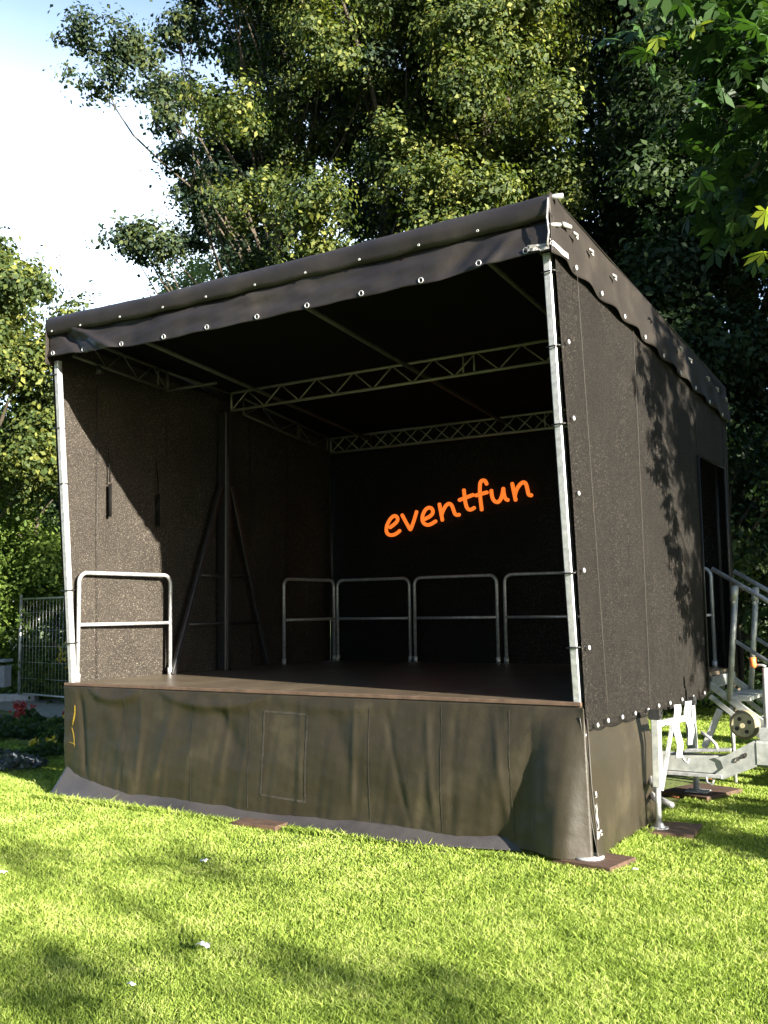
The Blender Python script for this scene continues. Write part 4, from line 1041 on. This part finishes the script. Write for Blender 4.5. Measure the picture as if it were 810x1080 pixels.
# ------------------------------------------------------------------ boards under the feet
def board(cx, cy, lx, ly, rz, label, th=.035):
    c, s = math.cos(rz), math.sin(rz); mb = MB()
    z0 = .004; pts = [(-lx, -ly), (lx, -ly), (lx, ly), (-lx, ly)]
    b_ = .004
    vs = [(cx + (x * c - y * s), cy + (x * s + y * c), z0) for x, y in pts] + [(cx + (x * c - y * s), cy + (x * s + y * c), th - b_) for x, y in pts] + \
         [(cx + ((x - math.copysign(b_, x)) * c - (y - math.copysign(b_, y)) * s), cy + ((x - math.copysign(b_, x)) * s + (y - math.copysign(b_, y)) * c), th) for x, y in pts]
    mb.add(vs, [(0, 3, 2, 1), (8, 9, 10, 11)] + [(i, (i + 1) % 4, 4 + (i + 1) % 4, 4 + i) for i in range(4)] + [(4 + i, 4 + (i + 1) % 4, 8 + (i + 1) % 4, 8 + i) for i in range(4)])
    obj('wooden_board', mb, M['wood'], None, loc=(cx, cy, 0), cat='board', label=label, group='wooden boards under the stage feet')
board(.06, -.03, .20, .17, -.15, 'brown board under the front right corner of the stage skirt', .04)
board(-2.5, -.15, .20, .15, .05, 'brown board poking out under the middle of the front skirt', .04)
board(-4.72, -.02, .24, .15, .05, 'brown board just showing at the left end of the front skirt', .035)
board(.24, 1.08, .17, .20, .1, 'dark board under the round foot of the nearest support leg', .035)
board(.04, 2.62, .22, .28, -.3, 'brown board under the screw jack below the drawbar', .045)
obj('corner_foot', MB().tube([(.03, -.05, .041), (.03, -.05, .052)], .10, 16).tube([(.0, -.0, .05), (.0, .0, .80)], .025, 10), M['galv'], stage, True)

# ------------------------------------------------------------------ fence, foot, bin
fp = thing('fence_panel', (-13.62, 6.15, 0), 'fence', 'galvanised mesh site fence panel on the far left')
A = Vector((-13.62, 6.15, 0)); dv = Vector((1, -.165, 0)).normalized(); Lf = 3.4
def fpnt(s, z): return A + dv * s + Vector((0, 0, z))
obj('fence_post', MB().tube([fpnt(0, .04), fpnt(0, 2.02)], .03, 10), M['galv'], fp, True)
obj('fence_post', MB().tube([fpnt(Lf, .04), fpnt(Lf, 2.02)], .03, 10), M['galv'], fp, True)
obj('top_bar', MB().tube([fpnt(0, 1.94), fpnt(Lf, 1.94)], .018, 8), M['galv_dull'], fp, True)
obj('bottom_bar', MB().tube([fpnt(0, .16), fpnt(Lf, .16)], .018, 8), M['galv'], fp, True)
mb = MB()
for k in range(1, 29): mb.tube([fpnt(Lf * k / 29, .16), fpnt(Lf * k / 29, 1.94)], .0045, 4)
for z in (.45, .75, 1.05, 1.35, 1.68): mb.tube([fpnt(0, z), fpnt(Lf, z)], .004, 4)
obj('wire_mesh', mb, M['galv_dull'], fp, True)
mb = MB(); rt = Vector((CAM_R.x, CAM_R.y, 0)).normalized()
mb.bar(A - rt * .48 + Vector((0, 0, .075)), A + rt * .33 + Vector((0, 0, .075)), .24, .14)
mb.tube([A + Vector((0, 0, .14)), A + Vector((0, 0, .17))], .05, 10)
obj('concrete_block', mb, M['concrete'], None, loc=A, cat='block', label='grey concrete block carrying the fence post at the far left')
p = ground_at(-2, 16.5)
lb = thing('litter_bin', p, 'bin', 'grey litter bin cut by the left picture edge')
ax = rt; ay = Vector((-rt.y, rt.x, 0))
def bbox(a0, a1, b0, b1, z0, z1):
    pts = [p + ax * a + ay * b_ + Vector((0, 0, z)) for z in (z0, z1) for a, b_ in ((a0, b0), (a1, b0), (a1, b1), (a0, b1))]
    return MB().add([tuple(q) for q in pts], [(0, 3, 2, 1), (4, 5, 6, 7), (0, 1, 5, 4), (1, 2, 6, 5), (2, 3, 7, 6), (3, 0, 4, 7)])
obj('bin_body', bbox(-.22, .19, -.15, .15, .45, .80), M['bin'], lb)
obj('bin_lid', bbox(-.24, .21, -.17, .17, .86, .90), M['bin'], lb)
obj('bin_post', MB().tube([p + Vector((0, .0, 0)), p + Vector((0, 0, .87))], .03, 8), M['galv_dull'], lb, True)

# ------------------------------------------------------------------ flower bed plants
def plant(x, y, h, r, label, flower=None, nfl=0, leafm='bedleaf', seed=0, n=420, name='bedding_plant', group=None):
    rr = np.random.default_rng(seed); t = thing(name, (x, y, 0), 'plant', label, group)
    a = rr.random(n) * math.tau; q = rr.random(n) ** .6 * r; zz = rr.random(n) ** .8 * h * (1 - .5 * (q / r) ** 2)
    C = np.stack([x + q * np.cos(a), y + q * np.sin(a), zz], 1)
    V, F = leaf_cloud(C, .075, seed); np_mesh('foliage', V, F, M[leafm], t)
    mb = MB()
    for k in range(9):
        b_ = rr.random() * math.tau; mb.tube([(x, y, 0), (x + math.cos(b_) * r * .4, y + math.sin(b_) * r * .4, h * .5), (x + math.cos(b_) * r * .7, y + math.sin(b_) * r * .7, h * .85)], .004, 4)
    obj('stem', mb, M['bedleaf'], t, True)
    if flower:
        for k in range(nfl):
            b_ = rr.random() * math.tau; q = rr.random() ** .5 * r * .8; c = np.array([x + math.cos(b_) * q, y + math.sin(b_) * q, h * (1.0 + .25 * rr.random())])
            P = c + rr.normal(size=(26, 3)) * .028; V, F = leaf_cloud(P, .055, seed + k); np_mesh('flower', V, F, M[flower], t)
def gp(px, py):                                            # ground point under a photo pixel
    d = (CAM_F + CAM_R * ((px - 405) / 1039) - CAM_U * ((py - 540) / 1039)); s = -CAM_P.z / d.z; q = CAM_P + d * s; return q.x, q.y
for k, (px, py, h, r, fl, nf, lm, lab) in enumerate([
    (4, 775, .26, .30, 'redflower', 4, 'bedleaf', 'low plant with small red flowers at the left picture edge'),
    (24, 777, .24, .28, None, 0, 'bedleaf', 'low green plant between the two red-flowered plants'),
    (45, 778, .22, .28, None, 0, 'bedleaf', 'low green plant left of the brightest red flowers'),
    (97, 779, .30, .28, 'redflower', 3, 'bedleaf', 'red-flowered plant hidden behind the skirt corner'),
    (62, 780, .30, .25, 'redflower', 1, 'bedleaf', 'green plant with one red bloom beside the stage skirt'),
    (28, 771, .30, .26, 'redflower', 5, 'bedleaf', 'plant with the brightest red blooms in the bed'),
    (64, 790, .30, .24, 'yellowflower', 1, 'bedleaf', 'green plant with a pale yellow bloom touching the stage skirt'),
    (50, 797, .14, .26, 'yellowflower', 2, 'bedleaf', 'very low plant with tiny yellowish flowers at the bed front'),
    (14, 812, .16, .34, None, 0, 'blueleaf', 'bluish grey-leaved low plant at the bed corner on the left'),
    (-6, 806, .16, .30, None, 0, 'blueleaf', 'bluish grey-leaved low plant cut by the left picture edge'),
    (30, 800, .12, .26, None, 0, 'bedleaf', 'small dark green plant behind the bluish one'),
    (-20, 782, .26, .32, None, 0, 'bedleaf', 'green plant just outside the left picture edge')]):
    x, y = gp(px, py); plant(x, y, h, r, lab, fl, nf, lm, 300 + k * 17, group='low plants in the flower bed')
x, y = gp(70, 742); t = thing('tall_perennial', (x, y, 0), 'plant', 'tall plant with a yellow leaf between fence and stage post')
rr = np.random.default_rng(3); C = np.stack([x + rr.normal(size=260) * .14, y + rr.normal(size=260) * .14, rr.random(260) * 1.0], 1)
V, F = leaf_cloud(C, .11, 5); np_mesh('foliage', V, F, M['bedleaf'], t)
C = np.array([[x, y - .05, .80]]) + rr.normal(size=(40, 3)) * np.array([.05, .05, .16]); V, F = leaf_cloud(C, .14, 6); np_mesh('yellow_leaves', V, F, M['yellowflower'], t)
obj('stem', MB().tube([(x, y, 0), (x, y, .9)], .01, 6), M['bedleaf'], t, True)

# ------------------------------------------------------------------ scraps on the grass
def scrap(px, py, s, label, mat='paper', name='paper_scrap', cat='litter', group='white scraps lying on the lawn', seed=1):
    x, y = gp(px, py); r = random.Random(seed); P = []
    for i in range(5):
        P.append([(x + s * (i / 4 - .5) + r.uniform(-.1, .1) * s, y + s * .6 * (j / 4 - .5) + r.uniform(-.1, .1) * s, .048 + r.uniform(-.12, .25) * s) for j in range(5)])
    obj(name, MB().grid(np.array(P)), M[mat], None, True, loc=(x, y, .04), solid=.002, cat=cat, label=label, group=group)
scrap(215, 916, .05, 'small white crumpled scrap on the lawn before the front skirt', seed=2)
scrap(214, 1008, .06, 'flattest and largest white scrap on the lawn lower left', seed=3)
scrap(139, 1050, .035, 'tiny white scrap nearest the bottom edge of the picture', seed=4)
scrap(3, 928, .04, 'pale scrap on the lawn at the left picture edge', seed=5)
scrap(670, 925, .03, 'tiny pale scrap in the grass right of the corner board', seed=9)
scrap(712, 848, .07, 'orange-brown fallen leaf beside the nearest support leg', 'dead_leaf', 'fallen_leaf', 'leaf', 'fallen leaves on the lawn', 6)
scrap(748, 828, .06, 'orange-brown fallen leaf between jack board and drawbar', 'dead_leaf', 'fallen_leaf', 'leaf', 'fallen leaves on the lawn', 7)
